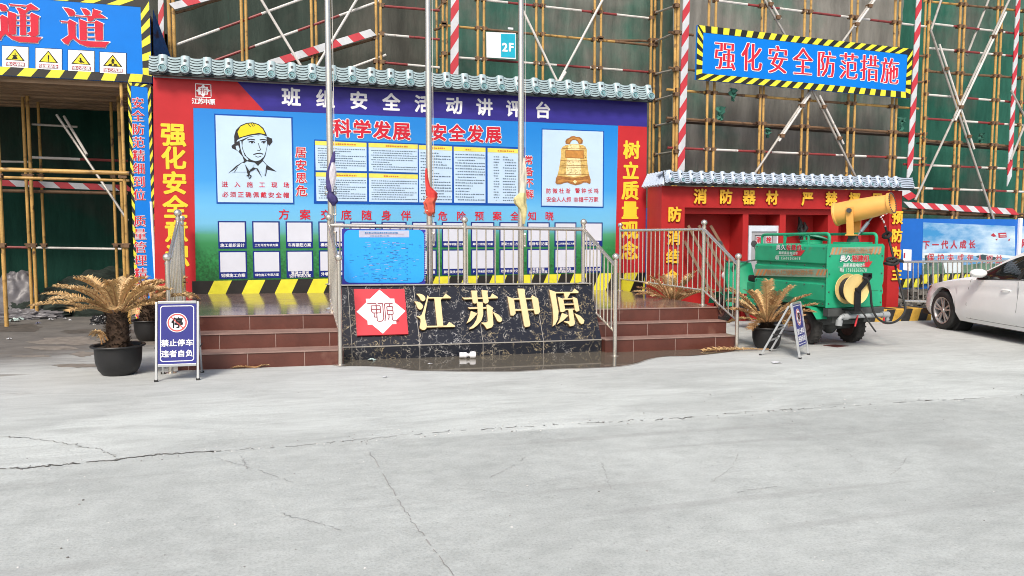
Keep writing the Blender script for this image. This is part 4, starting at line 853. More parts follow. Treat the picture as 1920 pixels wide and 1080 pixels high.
# concrete frame of the building itself
bl = thing('unfinished_building', 'dark concrete building frame wrapped in nets behind the scaffolds', 'building', (8, 20, -.2))
m = MB()
for z in (1.6, 3.2+.9, 5.6+.7, 8.6, 11): m.box(-16, 30, 16.6, 24, z-.12, z+.12)
m.build('floor_slab', CONC, bl, 0)
m = MB()
for i in range(12): m.box(-15.5+4*i, -15.0+4*i, 17, 17.5, -.4, 11)
m.build('column', CONC, bl, 0); m = MB(); m.box(-16, 30, 19, 19.3, 2.2, 11.5); m.box(-16, 2.7, 17.9, 18.2, -.3, 2.2); m.build('wall', M('bare dark block wall', (.05, .05, .047), .9, var=.4), bl, 0)

# ------------------------------------------------------------------ scaffolds
def seg_tube(m, a, b_, r, bands, L0=.5, off=0):        # painted tube: alternating bands
    a, b_ = Vector(a), Vector(b_); n = max(1, round((b_-a).length/L0)); m.tube([a.lerp(b_, i/n) for i in range(n+1)], r, 8, 0, True, [bands[(i+off) % len(bands)] for i in range(n)])
def coupler(m, p, mi): m.box(p.x-.04, p.x+.04, p.y-.055, p.y+.055, p.z-.035, p.z+.035, mi); m.tube([p+Vector((-.06, -.04, .02)), p+Vector((.06, -.04, .02))], .014, 6, mi)
PM_ = [YPIPE, WPIPE, RPIPE, BPIPE, GPIPE]
def scaffold(label, base_, v, uprights, ledgers, braces, boards, sv):
    t = thing('scaffold', label, 'scaffold', base_, group='tube scaffolds round the building')
    for x, y, z0, z1, dv, r in uprights:
        p = V(x, y, v+dv); m = MB(); jit = random.Random(int(x*7)).uniform(-.028, .028)
        m.tube([(p.x, p.y, z0), (p.x+jit, p.y, (z0+z1)/2), (p.x, p.y, z1)], r, 10, 0)
        for a, b_, dv2, kind in ledgers:                                       # couplers where the rails cross
            A, B_ = V(*a, v+dv2), V(*b_, v+dv2)
            if abs(dv) < .05 and min(A.x, B_.x) < p.x < max(A.x, B_.x) and kind != 'd':
                k = (p.x-A.x)/(B_.x-A.x); coupler(m, Vector((p.x, v+.03, A.z+(B_.z-A.z)*k)), 1)
        m.build('upright', [YPIPE, BPIPE], t)
    for i, (a, b_, dv, kind) in enumerate(ledgers):
        m = MB(); A, B_ = V(*a, v+dv), V(*b_, v+dv)
        if kind in 'wd': seg_tube(m, A, B_, .024, (1, 2), .75 if kind == 'w' else .85, i)
        elif kind == 'b': m.tube([A, A.lerp(B_, .35)-Z3*.012, A.lerp(B_, .7)+Z3*.006, B_], .026, 8, 3)
        elif kind == 'y': seg_tube(m, A, B_, .025, (0, 3, 0), .9)
        m.build('guard_rail' if kind in 'wd' else 'ledger', PM_, t)
    for a, b_, dv, w in braces:
        m = MB(); A, B_ = V(*a, v+dv), V(*b_, v+dv); m.tube([A, B_], .024, 8, 4 if w != 1 else 1)
        if w == 2: d = Vector((.06, -.03, .03)); m.tube([A.lerp(B_, .08)+d, A.lerp(B_, .62)+d], .022, 8, 1); coupler(m, A.lerp(B_, .2)+d*.5, 3); coupler(m, A.lerp(B_, .55)+d*.5, 3)
        m.build('brace', PM_, t)
    for pts, dv in boards:                                                      # red and white toe boards: quad split into slanted bands
        (x0, y0), (x1, y1), hpx, nb, vert = pts
        m = MB()
        for i in range(nb):
            f0, f1 = i/nb, (i+1)/nb
            if vert:
                wd = hpx; sl = (y1-y0)/nb*.45
                q = [(x0+(x1-x0)*f0-wd/2, y0+(y1-y0)*f0+sl), (x0+(x1-x0)*f0+wd/2, y0+(y1-y0)*f0-sl), (x0+(x1-x0)*f1+wd/2, y0+(y1-y0)*f1-sl), (x0+(x1-x0)*f1-wd/2, y0+(y1-y0)*f1+sl)]
            else:
                sl = hpx*.5
                q = [(x0+(x1-x0)*f0-sl, y0+(y1-y0)*f0-hpx/2), (x0+(x1-x0)*f1-sl, y0+(y1-y0)*f1-hpx/2), (x0+(x1-x0)*f1+sl, y0+(y1-y0)*f1+hpx/2), (x0+(x1-x0)*f0+sl, y0+(y1-y0)*f0+hpx/2)]
            m.ext([V(*p, v+dv) for p in q][::-1], Y3*.02, i % 2)
        m.build('toe_board', [WBRD, RBRD], t, 0)
    return t
Hh = 9.0
up = [(317, 60, 0, Hh, 0, .030), (327.5, 60, 0, Hh, 0, .030), (302, 30, 0, Hh, .5, .025), (454, 60, 0, Hh, 0, .026), (463, 60, 0, Hh, 0, .026), (583.5, 60, 0, Hh, 0, .026), (591, 60, 0, Hh, .06, .026), (704, 60, 0, Hh, 0, .026), (716, 60, 0, Hh, 0, .026),
      (819, 80, 0, Hh, .7, .022), (832.5, 80, 0, Hh, 0, .024), (839.5, 80, 0, Hh, .05, .024), (895.5, 80, 0, Hh, 0, .026), (908, 80, 0, Hh, 0, .026), (1005, 80, 0, Hh, 0, .026), (1017.5, 80, 0, Hh, 0, .026), (1114, 80, 0, Hh, 0, .027), (1126, 80, 0, Hh, 0, .025),
      (1221, 80, 0, Hh, 0, .026), (1227.5, 80, 0, Hh, .04, .028), (1239, 80, 0, Hh, -.25, .025)]
le = [((331, 84), (567, -2), .05, 'd'), ((396, 116), (712, 2), .05, 'd'), ((640, 134), (724, 103), .05, 'd'), ((329, 24), (415, -2), .05, 'b'), ((508, 130), (704, 72), .07, 'b'), ((714, 11), (824, 20), .05, 'w'), ((708, 64), (824, 74), .05, 'w'), ((703, 116), (824, 127), .05, 'w'),
      ((880, -3), (1220, 34.5), .05, 'w'), ((824, 47), (1228, 85.5), .05, 'y'), ((845, 107), (1226, 136), .05, 'w'), ((1121, 74), (1228, 78), .12, 'b'),
      ((816, 20), (834, 4), .3, 'b'), ((814, 56), (836, 47), .3, 'b'), ((824, 106), (845, 100), .2, 'b')]
br = [((489, -2), (568, 130), -.05, 1), ((672, -6), (592, 128), -.05, 1), ((975, 8), (1046.5, 156), -.06, 1), ((1133, -6), (1045, 158), -.08, 1), ((1047, 158), (1061, 135), -.1, 1)]
bo = [(((508, 119), (700, 60), 11.5, 9, False), -.05), (((322, 12), (420, -14), 11, 4, False), -.05), (((301, -10), (303, 120), 10, 5, True), .45), (((853, -22), (852, 160), 15, 7, True), -.04)]
sc1 = scaffold('yellow tube scaffold with red white rails behind the notice wall', (3, 14.3, -.05), 14.3, up, le, br, bo, 0)
up = [(1263, 150, -.1, Hh, .05, .026), (1271, 150, -.1, Hh, 0, .028), (1327, 200, -.1, Hh, 0, .026), (1339.5, 200, -.1, Hh, 0, .026), (1424, 200, -.1, Hh, 0, .026), (1432.5, 200, -.1, Hh, 0, .024), (1504.5, 200, -.1, Hh, 0, .026), (1515, 200, -.1, Hh, 0, .024), (1591.5, 200, -.1, Hh, 0, .026), (1601, 200, -.1, Hh, 0, .024),
      (1671, 200, -.1, Hh, 0, .026), (1680.5, 200, -.1, Hh, 0, .025), (1728, 200, -.1, Hh, .05, .022), (1736, 200, -.1, Hh, 0, .028), (1792.5, 230, -.1, Hh, 0, .026), (1800.5, 230, -.1, Hh, 0, .026), (1863, 200, -.1, Hh, 0, .025), (1870.5, 200, -.1, Hh, 0, .025), (1913, 200, -.1, Hh, 0, .028), (1925, 200, -.1, Hh, .2, .025), (1985, 200, -.1, Hh, 0, .025)]
le = [((1340, 1), (1736, 50), .05, 'w'), ((1254, 60), (1300, 66), .05, 'b'), ((1254, 127), (1310, 133), .05, 'b'), ((1250, 168), (1722, 204), .05, 'y'), ((1250, 221), (1733, 252), .05, 'b'), ((1252, 277), (1734, 298), .05, 'w'), ((1700, 104), (1737, 106), .05, 'b'), ((1708, 152), (1740, 155), .05, 'b'),
      ((1736, 43), (1930, 66), .05, 'w'), ((1732, 2), (1930, 22), .05, 'y'), ((1738, 90), (1930, 108), .05, 'w'), ((1734, 133), (1930, 148), .05, 'b'), ((1732, 177), (1930, 194), .05, 'w'), ((1730, 222), (1930, 236), .05, 'w'), ((1730, 263), (1930, 277), .05, 'b'), ((1694, 308), (1930, 318), .05, 'w'), ((1700, 352), (1930, 360), .05, 'w'), ((1690, 391), (1930, 402), .05, 'b'), ((1690, 398), (1930, 408), .15, 'b')]
br = [((1432, -4), (1472, 66), -.05, 2), ((1640, -6), (1570, 92), -.05, 2), ((1521, 168), (1412, 330), -.06, 2), ((1523, 168), (1606, 335), -.08, 2), ((1745, 56), (1864, 414), -.06, 2), ((1894, -4), (1716, 375), -.08, 2), ((1856, -6), (1813, 104), .1, 0), ((1766, -4), (1746, 56), -.02, 0), ((1896, 170), (1935, 245), -.05, 0), ((1895, 300), (1935, 200), -.06, 0)]
bo = [(((1288, -14), (1277, 330), 13, 15, True), -.05), (((1725, -20), (1706, 330), 11, 15, True), -.05), (((1911, -20), (1893, 340), 8.5, 17, True), -.05), (((1700, 384), (1905, 397), 12, 14, False), -.04), (((1690, 355), (1712, 372), 16, 2, True), -.04)]
sc2 = scaffold('yellow tube scaffold carrying the slogan banner above the red fire wall', (11, 13, -.1), 13.05, up, le, br, bo, 0)
m = MB()
for y0, y1 in ((24, 11), (78, 61), (139, 130), (188, 177), (236, 228), (290, 284)):
    a = V(1229, y0, 14.3); b_ = V(1267, y1, 13.05); m.tube([a, b_], .022, 8, 0); coupler(m, b_, 1); coupler(m, a, 1)
m.build('cross_tube', [GPIPE, BPIPE], sc2)
# planks of the working decks, seen edge-on as dark brown lines
m = MB()
for y0, y1, x0, x1, v in ((224, 254, 1262, 1730, 13.2), (266, 280, 1738, 1930, 13.2), (396, 405, 1696, 1930, 13.25)):
    a, b_ = V(x0, y0, v), V(x1, y1, v); m.bar(a+Y3*.16, b_+Y3*.16, .26, .035, 0, Z3)
m.build('deck_plank', M('dark scaffold plank', (.075, .05, .035), .85, var=.4, scale=6), sc2, 0)
m = MB(); rr_ = random.Random(6)                                        # loose scraps of net tied to the tubes
for x, y, s, v in ((1375, 165, 18, 13.0), (1352, 200, 22, 13.1), (1690, 220, 20, 13.1), (1440, 240, 14, 13.1), (1840, 250, 16, 13.1)):
    c = V(x, y, v); k = s/100*.95
    g = [[c+Vector((k*(i/5-.5)*(1-.6*j/6)+.03*rr_.uniform(-1, 1), .05*rr_.uniform(-1, 1), -k*1.5*j/6)) for i in range(6)] for j in range(7)]; m = MB(); m.grid(g); m.build('net_scrap', M('torn green net', (.03, .13, .095), .9, var=.3), sc2, 60)

# floor number sign and banner
def hazard_frame(m, pts3, w, n_long, n_short, mk, my, lift, N, flip=False):
    """striped border inside a quad (TL, TR, BR, BL)"""
    TL, TR, BR, BL = pts3
    def band(a, b_, inn_a, inn_b, n, s=1):
        m.poly([a+N*lift, b_+N*lift, inn_b+N*lift, inn_a+N*lift], mk)
        for i in range(n):
            f0, f1 = (i+.1)/n, (i+.6)/n; k = .42/n*s
            g0, g1 = min(max(f0+k, 0), 1), min(max(f1+k, 0), 1)
            m.poly([a.lerp(b_, f0)+N*(lift+.003), a.lerp(b_, f1)+N*(lift+.003), inn_a.lerp(inn_b, g1)+N*(lift+.003), inn_a.lerp(inn_b, g0)+N*(lift+.003)], my)
    ex = (TR-TL).normalized(); ey = (TL-BL).normalized(); q = [TL+ex*w-ey*w, TR-ex*w-ey*w, BR-ex*w+ey*w, BL+ex*w+ey*w]
    band(TL, TR, q[0], q[1], n_long, -1); band(BL, BR, q[3], q[2], n_long, 1); band(TL, BL, q[0], q[3], n_short, 1); band(TR, BR, q[1], q[2], n_short, 1)
    return q
NY = Vector((0, -1, 0))
BVv = 12.85; bq = [V(1308, 47, BVv), V(1711, 92, BVv), V(1706, 184.5, BVv), V(1305, 149, BVv)]
BN = thing('slogan_banner', 'long blue slogan banner with striped yellow black border on the scaffold', 'banner', (10, BVv, bq[3].z))
m = MB(); m.ext([p+NY*.0 for p in bq][::-1], Y3*.05, 0); m.build('banner_board', [BLUS], BN, 0)
m = MB(); hazard_frame(m, bq, .125, 19, 5, 0, 1, .004, NY); m.build('striped_border', [HAZK, HAZY], BN, 0)
SGR = M('sign red print', (.58, .025, .05), .4); 
def outlined(m, v, ch, x, y, h, mi_r, mi_w, asp=.9, so=.036, lift=.004, th=.026):
    wtext(m, v, ch, (x, y), (x, y), h, mi_w, th, song=so, lift=lift, asp=asp); wtext(m, v, ch, (x, y), (x, y), h, mi_r, 0, song=so, lift=lift+.005, asp=asp)
m = MB()
for ch, x, y, h in (('强', 1359, 104, 54), ('化', 1409, 107, 54), ('安', 1458, 112, 53), ('全', 1505, 116, 52), ('防', 1549, 120, 50), ('范', 1591, 124, 50), ('措', 1630, 128, 50), ('施', 1668, 133, 49)): outlined(m, BVv, ch, x, y, h, 0, 1, .82)
m.build('slogan_lettering', [SGR, WHP], BN, 0)
v2 = 14.15; q = [V(912, 60, v2), V(967, 62, v2), V(967.5, 111, v2), V(912.5, 107.5, v2)]
FS = thing('floor_sign', 'white and turquoise floor sign reading 2F on the scaffold', 'sign', (q[3].x, v2, q[3].z))
m = MB(); m.ext(q[::-1], Y3*.02, 0); wpoly(m, v2, [(939, 63.5), (966, 64), (966.3, 108.5), (939.3, 107)], 1, .003)
for x, ch in ((946.5, '2'), (958.5, 'F')): wtext(m, v2, ch, (x, 88), (x, 88), 20, 0, .045, lift=.006)
wquad(m, v2, 952, 51.5, 962, 55, 0, .01)
m.build('sign_plate', [WHP, M('turquoise print', (.02, .40, .55), .4)], FS, 0)

# ------------------------------------------------------------------ safety passage shelter at the left
VS = 13.6
SH = thing('passage_shelter', 'plank roofed scaffold passage with the big blue sign at the left', 'shelter', (-3.2, VS, gz(-3.2)))
zb_ = V(262, 155, VS).z; zl = V(0, 140.5, VS).z; uR2 = V(285, 150, VS).x; uL2 = uR2-5.9
m = MB(); m.box(uL2, uR2-.06, VS+.08, VS+4.0, zb_-.02, zb_+.03)
for i in range(17): m.box(uL2, uR2-.07, VS+.10+.235*i, VS+.10+.235*i+.18, zb_-.075-.02*(i % 3), zb_-.021)
m.build('plank_roof', M('brown plank soffit', (.36, .235, .145), .8, var=.35, scale=5, stretch=(.25, 1, 1)), SH, 0)
m = MB(); m.box(uL2, uR2-.06, VS+.08, VS+4.0, zb_+1.15, zb_+1.2); m.build('upper_roof', WOOD, SH, 0)
# poles: (x px, y px, depth behind the front, radius)
for x, y, dv, r_ in ((2.5, 400, .0, .030), (52, 400, 1.3, .026), (61, 400, 1.25, .028), (80.5, 400, 1.9, .024), (215.5, 400, 1.4, .025), (230, 400, .9, .030), (236, 400, .05, .026), (-130, 400, 1.3, .026), (-142, 400, .0, .030), (-280, 400, 1.4, .026), (-300, 400, .0, .030), (-400, 400, 1.2, .026)):
    p = V(x, y, VS+dv); m = MB(); m.tube([(p.x, p.y, gz(p.x)), (p.x, p.y, zb_-.02)], r_, 10); coupler(m, Vector((p.x, p.y, V(x, 330, VS+dv).z)), 1); coupler(m, Vector((p.x, p.y, V(x, 460, VS+dv).z)), 1); m.build('pole', [YPIPE, BPIPE], SH)
for a, b_, dv, k, r_ in (((-60, 316), (243, 325), .0, 0, .035), ((-60, 331), (243, 339), .3, 0, .025), ((-60, 300), (60, 304), 1.6, 4, .022), ((58, 295), (240, 302), 1.6, 1, .024), ((-60, 356), (240, 363), 1.5, 3, .03), ((-60, 462), (228, 467), 1.9, 1, .022), ((60, 233), (145, 238), 1.5, 4, .02)):
    if a[0] == -60: a = (a[0]-360, a[1]+(a[1]-b_[1])*1.2)
    m = MB(); A, B_ = V(*a, VS+dv), V(*b_, VS+dv)
    if k == 1: seg_tube(m, A, B_, r_, (1, 2, 1), .8)
    else: m.tube([A, B_], r_, 10, k)
    m.build('rail', PM_, SH)
for a, b_ in (((106, 215), (240, 414)), ((120, 218), (163, 290))):
    m = MB(); m.tube([V(*a, VS+.9), V(*b_, VS+.5)], .022, 8); m.build('brace', GPIPE, SH)
m = MB(); A0, A1 = (-420, 325), (245, 353); n_ = 24
for i in range(n_):
    f0, f1 = i/n_, (i+1)/n_; x0 = A0[0]+(A1[0]-A0[0])*f0; x1 = A0[0]+(A1[0]-A0[0])*f1; y0 = A0[1]+(A1[1]-A0[1])*f0; y1 = A0[1]+(A1[1]-A0[1])*f1
    m.ext([V(*p, VS+1.55) for p in ((x0-7, y0-6), (x1-7, y1-6), (x1+7, y1+6), (x0+7, y0+6))][::-1], Y3*.02, i % 2)
m.build('toe_board', [WBRD, RBRD], SH, 0)
m = MB(); g = []
for j in range(22):
    row = []
    for i in range(60): u = uL2-1+(uR2+1.4-uL2)*i/59; z = -.05+4.1*j/21; row.append((u, VS+2.6+.08*noise.noise(Vector((u*1.5, z*.6, 7)))+.03*noise.noise(Vector((u*6, z, 2))), z))
    g.append(row)
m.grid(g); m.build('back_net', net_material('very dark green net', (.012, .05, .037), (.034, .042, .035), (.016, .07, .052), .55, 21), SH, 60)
m = MB(); m.ext([V(286.5, 16, VS+.15), V(288, 112, VS+.15), V(322, 112, VS+.55), V(299, 50, VS+.5)], Y3*.03); m.build('blue_side_sheet', M('dirty blue sheet', (.012, .07, .22), .6, var=.4, scale=6, bump=.3, rust='#2a1a30', rth=.55), SH, 0)
# the big sign on the front of the passage
PS = thing('passage_sign', 'big blue sign over the passage with red characters and warning symbols', 'sign', (-3.4, VS, zb_))
sl_ = (V(280, 155.5, VS).z-V(0, 141, VS).z)/(V(280, 155, VS).x-V(0, 141, VS).x)
zbR = V(284, 156, VS).z; zT_ = V(270, -1, VS).z; qs = [Vector((uL2, VS-.02, zT_-sl_*(uR2-uL2)*.3)), Vector((uR2, VS-.02, zT_)), Vector((uR2, VS-.02, zbR)), Vector((uL2, VS-.02, zbR-sl_*(uR2-uL2)))]
m = MB(); m.ext(qs[::-1], Y3*.06, 0); m.build('sign_board', BLUS, PS, 0)
m = MB(); hazard_frame(m, qs, .13, 15, 5, 0, 1, .004, NY); m.build('striped_border', [HAZK, HAZY], PS, 0)
m = MB(); vv = VS-.02
for ch, x, y in (('安', -208, 23), ('全', -84, 33)): outlined(m, vv, ch, x, y, 80, 0, 1, 1.04, .036, .004, .022)
WALK = [[(1035, 125), (1130, 140), (1200, 165), (1235, 210), (1225, 255), (1180, 265), (1130, 260), (1100, 210)],
        [(992, 345), (1110, 355), (1145, 320), (1260, 380), (1240, 410), (1240, 590), (1270, 640), (1330, 670), (1795, 690), (1745, 740), (1725, 780), (1430, 765), (1310, 720), (1200, 635), (1150, 670), (1120, 735), (1060, 710), (1008, 655), (1125, 580), (1115, 375), (1015, 370)]]
BIG = WALK+[[(x-1105, y-75) for x, y in q] for q in WALK]+[
    [(1330, 140), (1410, 145), (1470, 190), (1475, 230), (1440, 255), (1390, 245), (1355, 190)], [(1525, 148), (1660, 190), (1600, 265), (1565, 270), (1505, 268)],
    [(1230, 250), (1350, 262), (1590, 270), (1650, 235), (1750, 300), (1560, 300), (1500, 350), (1440, 350), (1432, 285), (1240, 268)],
    [(1300, 312), (1420, 360), (1425, 650), (1400, 660), (1308, 655)], [(1555, 360), (1575, 335), (1695, 390), (1685, 440), (1690, 650), (1650, 665), (1565, 655)]]+[
    [(1415, y), (1565, y), (1565, y+14), (1415, y+14)] for y in (366, 446, 522, 604)]+[
    [(155, 70), (440, 95), (510, 62), (640, 150), (620, 165), (520, 160), (460, 190), (420, 235), (325, 235), (310, 190), (270, 130), (330, 130), (420, 175), (455, 115), (165, 95)],
    [(135, 185), (270, 230), (268, 560), (225, 575), (150, 565)], [(500, 240), (520, 212), (655, 275), (635, 310), (635, 560), (590, 605), (520, 605), (480, 570), (440, 555), (510, 520)], [(335, 240), (430, 240), (435, 580), (335, 580)]]+[
    [(262, y), (505, y), (505, y+14), (262, y+14)] for y in (245, 330, 416)]
for i, q in enumerate(BIG):
    P_ = [V(x/8.727, y/8.727, vv) for x, y in q]; l = .004+.0003*i
    for j, (a, b_) in enumerate(zip(P_, P_[1:]+P_[:1])):
        d = (b_-a).normalized(); n_ = Vector((-d.z, 0, d.x)); w = .011; m.poly([a-d*w+n_*w+NY*(l+.0001*(j % 2)), b_+d*w+n_*w+NY*(l+.0001*(j % 2)), b_+d*w-n_*w+NY*(l+.0001*(j % 2)), a-d*w-n_*w+NY*(l+.0001*(j % 2))], 1)
    m.poly([p+NY*(.016+.0003*i) for p in P_][::-1], 0)
m.build('sign_lettering', [SGR, WHP], PS, 0)
for i, (cx, cy, cap) in enumerate(((29, 107, '当心吊物'), (91.5, 111, '注意安全'), (152.5, 114.5, '当心坠落'), (212, 118.5, '当心坑洞'))):
    m = MB(); w_, h_ = 24.5, 19.5
    wpoly(m, vv, [(cx-w_-1, cy-h_-2.3), (cx+w_+1, cy-h_+.2), (cx+w_+1, cy+h_+2.3), (cx-w_-1, cy+h_-.2)], 1, .004); wpoly(m, vv, [(cx-w_, cy-h_-1.3), (cx+w_, cy-h_+1.2), (cx+w_, cy+h_+1.2), (cx-w_, cy+h_-1.3)], 0, .008)
    T_ = lambda k, l, mi: wpoly(m, vv, [(cx-.5, cy-4-12*k), (cx+18*k, cy+2+5*k+.6), (cx-18.5*k, cy+1+5*k-1)], mi, l)
    T_(1, .011, 1); T_(.80, .014, 2)
    if i == 1: wpoly(m, vv, [(cx-1.6, cy-7), (cx+1.4, cy-7), (cx+.7, cy+1.5), (cx-.9, cy+1.5)], 1, .017); wquad(m, vv, cx-1.3, cy+2.4, cx+1.1, cy+4.6, 1, .017)
    elif i == 0: wquad(m, vv, cx-1, cy-8, cx+.5, cy-3, 1, .017); wquad(m, vv, cx-5, cy-3.4, cx+4, cy-2, 1, .0172); wpoly(m, vv, [(cx-3, cy-1.5), (cx+2, cy-1.5), (cx+5, cy+4), (cx-6, cy+4)], 1, .0174)
    elif i == 2: wpoly(m, vv, [(cx-3, cy-6), (cx, cy-5.6), (cx+1, cy-1), (cx+7, cy+4), (cx+3, cy+3.4), (cx-2, cy+1)], 1, .017); wpoly(m, vv, [(cx-6, cy-1), (cx-2, cy), (cx+2, cy+4.5), (cx+0, cy+4.5)], 1, .0172)
    else: wpoly(m, vv, [(cx-1, cy-8), (cx+1, cy-8), (cx+4, cy-3), (cx+1, cy-4), (cx+3, cy+1), (cx-3, cy+1), (cx-1, cy-4), (cx-4, cy-2)], 1, .017); wpoly(m, vv, [(cx-9, cy+4.6), (cx-7, cy+1.6), (cx-2, cy+2), (cx-1, cy+5)], 1, .0172); wpoly(m, vv, [(cx+1, cy+5), (cx+2, cy+2), (cx+7, cy+2), (cx+9, cy+5.2)], 1, .0174)
    wpoly(m, vv, [(cx-17.5, cy+9.5), (cx+18, cy+10.8), (cx+18, cy+17.8), (cx-17.5, cy+16.5)], 3, .011); wtext(m, vv, cap, (cx-12.5, cy+13.2), (cx+12.8, cy+14.3), 6, 0, .035, lift=.014, asp=1.25)
    m.build('warning_panel', [WHP, BLK, M('warning yellow', (.80, .66, .03), .4), M('caption red', (.36, .03, .045), .4)], PS, 0)
CS = thing('column_sign', 'tall narrow blue sign with vertical slogan on the passage post', 'sign', (V(262, 590, VS).x, VS, gz(-2.5)))
vc = VS-.03; cu0, cu1 = V(239.5, 170, vc).x, V(282.5, 170, vc).x; ct = V(262, 158, vc).z; cq = [Vector((cu0, vc, ct+.02)), Vector((cu1, vc, ct)), Vector((cu1, vc, gz(-2.5)+.02)), Vector((cu0, vc, gz(-2.5)+.02))]
m = MB(); m.ext(cq[::-1], Y3*.05, 0); m.build('sign_board', BLUS, CS, 0)
m = MB(); hazard_frame(m, cq, .046, 3, 19, 0, 1, .004, NY); m.build('striped_border', [HAZK, HAZY], CS, 0)
m = MB(); s_ = '安全防范精细到位　质量管理精益求精'; y0 = 193.0
for i, ch in enumerate(s_):
    y = y0+i*24.6+max(0, i-9)*-.05; x = 258.5+i*.42
    if ch != '　': outlined(m, vc, ch, x, y, 21.5, 0, 1, .95, .034, .004, .03)
m.build('sign_lettering', [SGR, WHP], CS, 0)
m = MB(); p = V(285.5, 440, VS-.1); m.tube([(p.x, VS-.1, V(285, 378, VS-.1).z), (p.x+.05, VS-.14, gz(-2))], .022, 10); o = m.build('white_pipe', WHP, None); tag(o, 'thin white pipe leaning beside the red edge of the notice wall', 'pipe')

# ------------------------------------------------------------------ things beyond the fire point on the right
VH = 12.95
HD = thing('hoarding', 'blue site hoarding with a printed sky poster beyond the barrier', 'hoarding', (14, VH, gz(14)))
h0, h1 = V(1680, 408, VH), V(1926, 418, VH); zt0 = V(1730, 410, VH).z
zb0 = V(1740, 541, VH).z; m = MB(); m.box(h0.x-.25, V(2150, 418, VH).x, VH, VH+.04, zb0, zt0)
m.build('panel', M('hoarding blue', (.006, .12, .50), .45, var=.06), HD, 0)
m = MB(); m.box(V(1911, 416, VH).x-.04, V(1911, 416, VH).x+.04, VH-.05, VH-.001, zb0, zt0+.03); m.build('post', WHP, HD, 0)
def sky_print():
    k = M('printed sky poster', (.2, .45, .7), .4); nt = k.node_tree; N, L = nt.nodes, nt.links; p = base(k)
    n = N.new('ShaderNodeTexNoise'); n.inputs['Scale'].default_value = .9; n.inputs['Detail'].default_value = 8; n.inputs['Roughness'].default_value = .6
    tc = N.new('ShaderNodeTexCoord'); mp = N.new('ShaderNodeMapping'); mp.inputs['Scale'].default_value = (.7, 1, 1.8); L.new(tc.outputs['Object'], mp.inputs[0]); L.new(mp.outputs[0], n.inputs[0])
    r = N.new('ShaderNodeValToRGB'); r.color_ramp.elements[0].position = .42; r.color_ramp.elements[0].color = (.05, .25, .52, 1); r.color_ramp.elements[1].position = .68; r.color_ramp.elements[1].color = (.62, .74, .82, 1); L.new(n.outputs[0], r.inputs[0]); L.new(r.outputs[0], p.inputs['Base Color']); return k
m = MB(); wpoly(m, VH, [(1731, 417), (1903, 424), (1903, 520), (1728, 514)], 0, .004)
wpoly(m, VH, [(1729, 474), (1760, 475), (1800, 473), (1840, 474.5), (1880, 478), (1903, 480), (1903, 485), (1850, 481), (1800, 478), (1755, 480), (1729, 484)], 1, .007); wpoly(m, VH, [(1733, 479), (1745, 477), (1752, 484), (1745, 500), (1735, 494)], 2, .008); wpoly(m, VH, [(1829, 480), (1842, 477), (1870, 483), (1862, 488), (1838, 487)], 2, .008)
wpoly(m, VH, [(1728, 496), (1760, 492), (1800, 498), (1850, 492), (1903, 500), (1903, 520), (1728, 514)], 3, .0075); wpoly(m, VH, [(1768, 492), (1790, 486), (1806, 496), (1800, 512), (1772, 512)], 1, .009)
for q in ([(1871, 437), (1886, 436), (1887, 445), (1872, 446)], [(1857, 441), (1862, 437), (1868, 443), (1862, 444)], [(1889, 450), (1894, 447), (1892, 452)], [(1866, 449), (1870, 447), (1869, 451)]): wpoly(m, VH, q, 4, .008)
for q in ((1874, 439, 1885, 440.2), (1874, 442, 1885, 443.2)): wquad(m, VH, *q, 1, .0105)
wtext(m, VH, '下一代人成长', (1736, 459), (1822, 458), 15.5, 4, .03, lift=.008); wtext(m, VH, '保护未成年人权益', (1744, 483), (1872, 486), 16, 5, .05, lift=.010); wtext(m, VH, '保护未成年人权益', (1744, 483), (1872, 486), 16, 4, .02, lift=.014)
wpoly(m, VH, [(1693, 467), (1709, 468), (1708, 508), (1693, 506)], 6, .005); wquad(m, VH, 1694, 474, 1697, 484, 4, .008)
wpoly(m, VH, [(1915, 424), (2000, 427), (2000, 520), (1915, 516)], 0, .004); wtext(m, VH, '网', (1921, 456), (1921, 456), 16, 4, .03, lift=.008)
m.build('poster', [sky_print(), M('pale print', (.6, .68, .72), .4), M('poster dark shape', (.04, .07, .08), .5), M('poster foliage', (.09, .17, .12), .5, var=.7, scale=3), M('poster red', (.42, .03, .05), .4), WHP, WHP], HD, 0)
m = MB()
for x0, x1, yt, yb in ((1690, 1730, 521, 539), (1725, 1920, 513, 532)):
    v3 = VH-.02-.03*(x0 > 1700); wpoly(m, v3, [(x0, yt+2), (x1, yt-4 if x1 > 1800 else yt), (x1, yb-4 if x1 > 1800 else yb), (x0, yb)], 0, .002)
    for k in range(int((x1-x0)/19)): x = x0+3+19*k; wpoly(m, v3, [(x+5, yt+1.5), (x+15, yt+1), (x+9, yb-.5), (x-1, yb)], 1, .006)
m.build('hazard_stripe', [HAZK, HAZY], HD, 0)
VBr = 12.4
BR = thing('crowd_barrier', 'stainless picket barrier between the red wall and the white car', 'barrier', (13, VBr, gz(13)), group=None)
t0, t1 = V(1693, 491, VBr), V(1960, 488, VBr); b0, b1 = V(1693, 564, VBr), V(1960, 573, VBr)
for a, b_ in ((t0, t1), (b0, b1)): m = MB(); m.tube([a, b_], .026, 10); m.build('rail', STEEL, BR)
for i in range(1, 30):
    k = i/30; m = MB(); m.tube([t0.lerp(t1, k), b0.lerp(b1, k)], .012 if i % 6 else .022, 8); m.build('picket' if i % 6 else 'post', STEEL, BR)
m = MB()
for k in (.2, .6, 1): p = b0.lerp(b1, k); m.tube([p, Vector((p.x, p.y, gz(p.x)))], .022, 8); m.lathe([(.09, 0), (.09, .01), (.03, .02)], 12, Matrix.Translation((p.x, p.y, gz(p.x))))
m.build('foot', STEEL, BR)
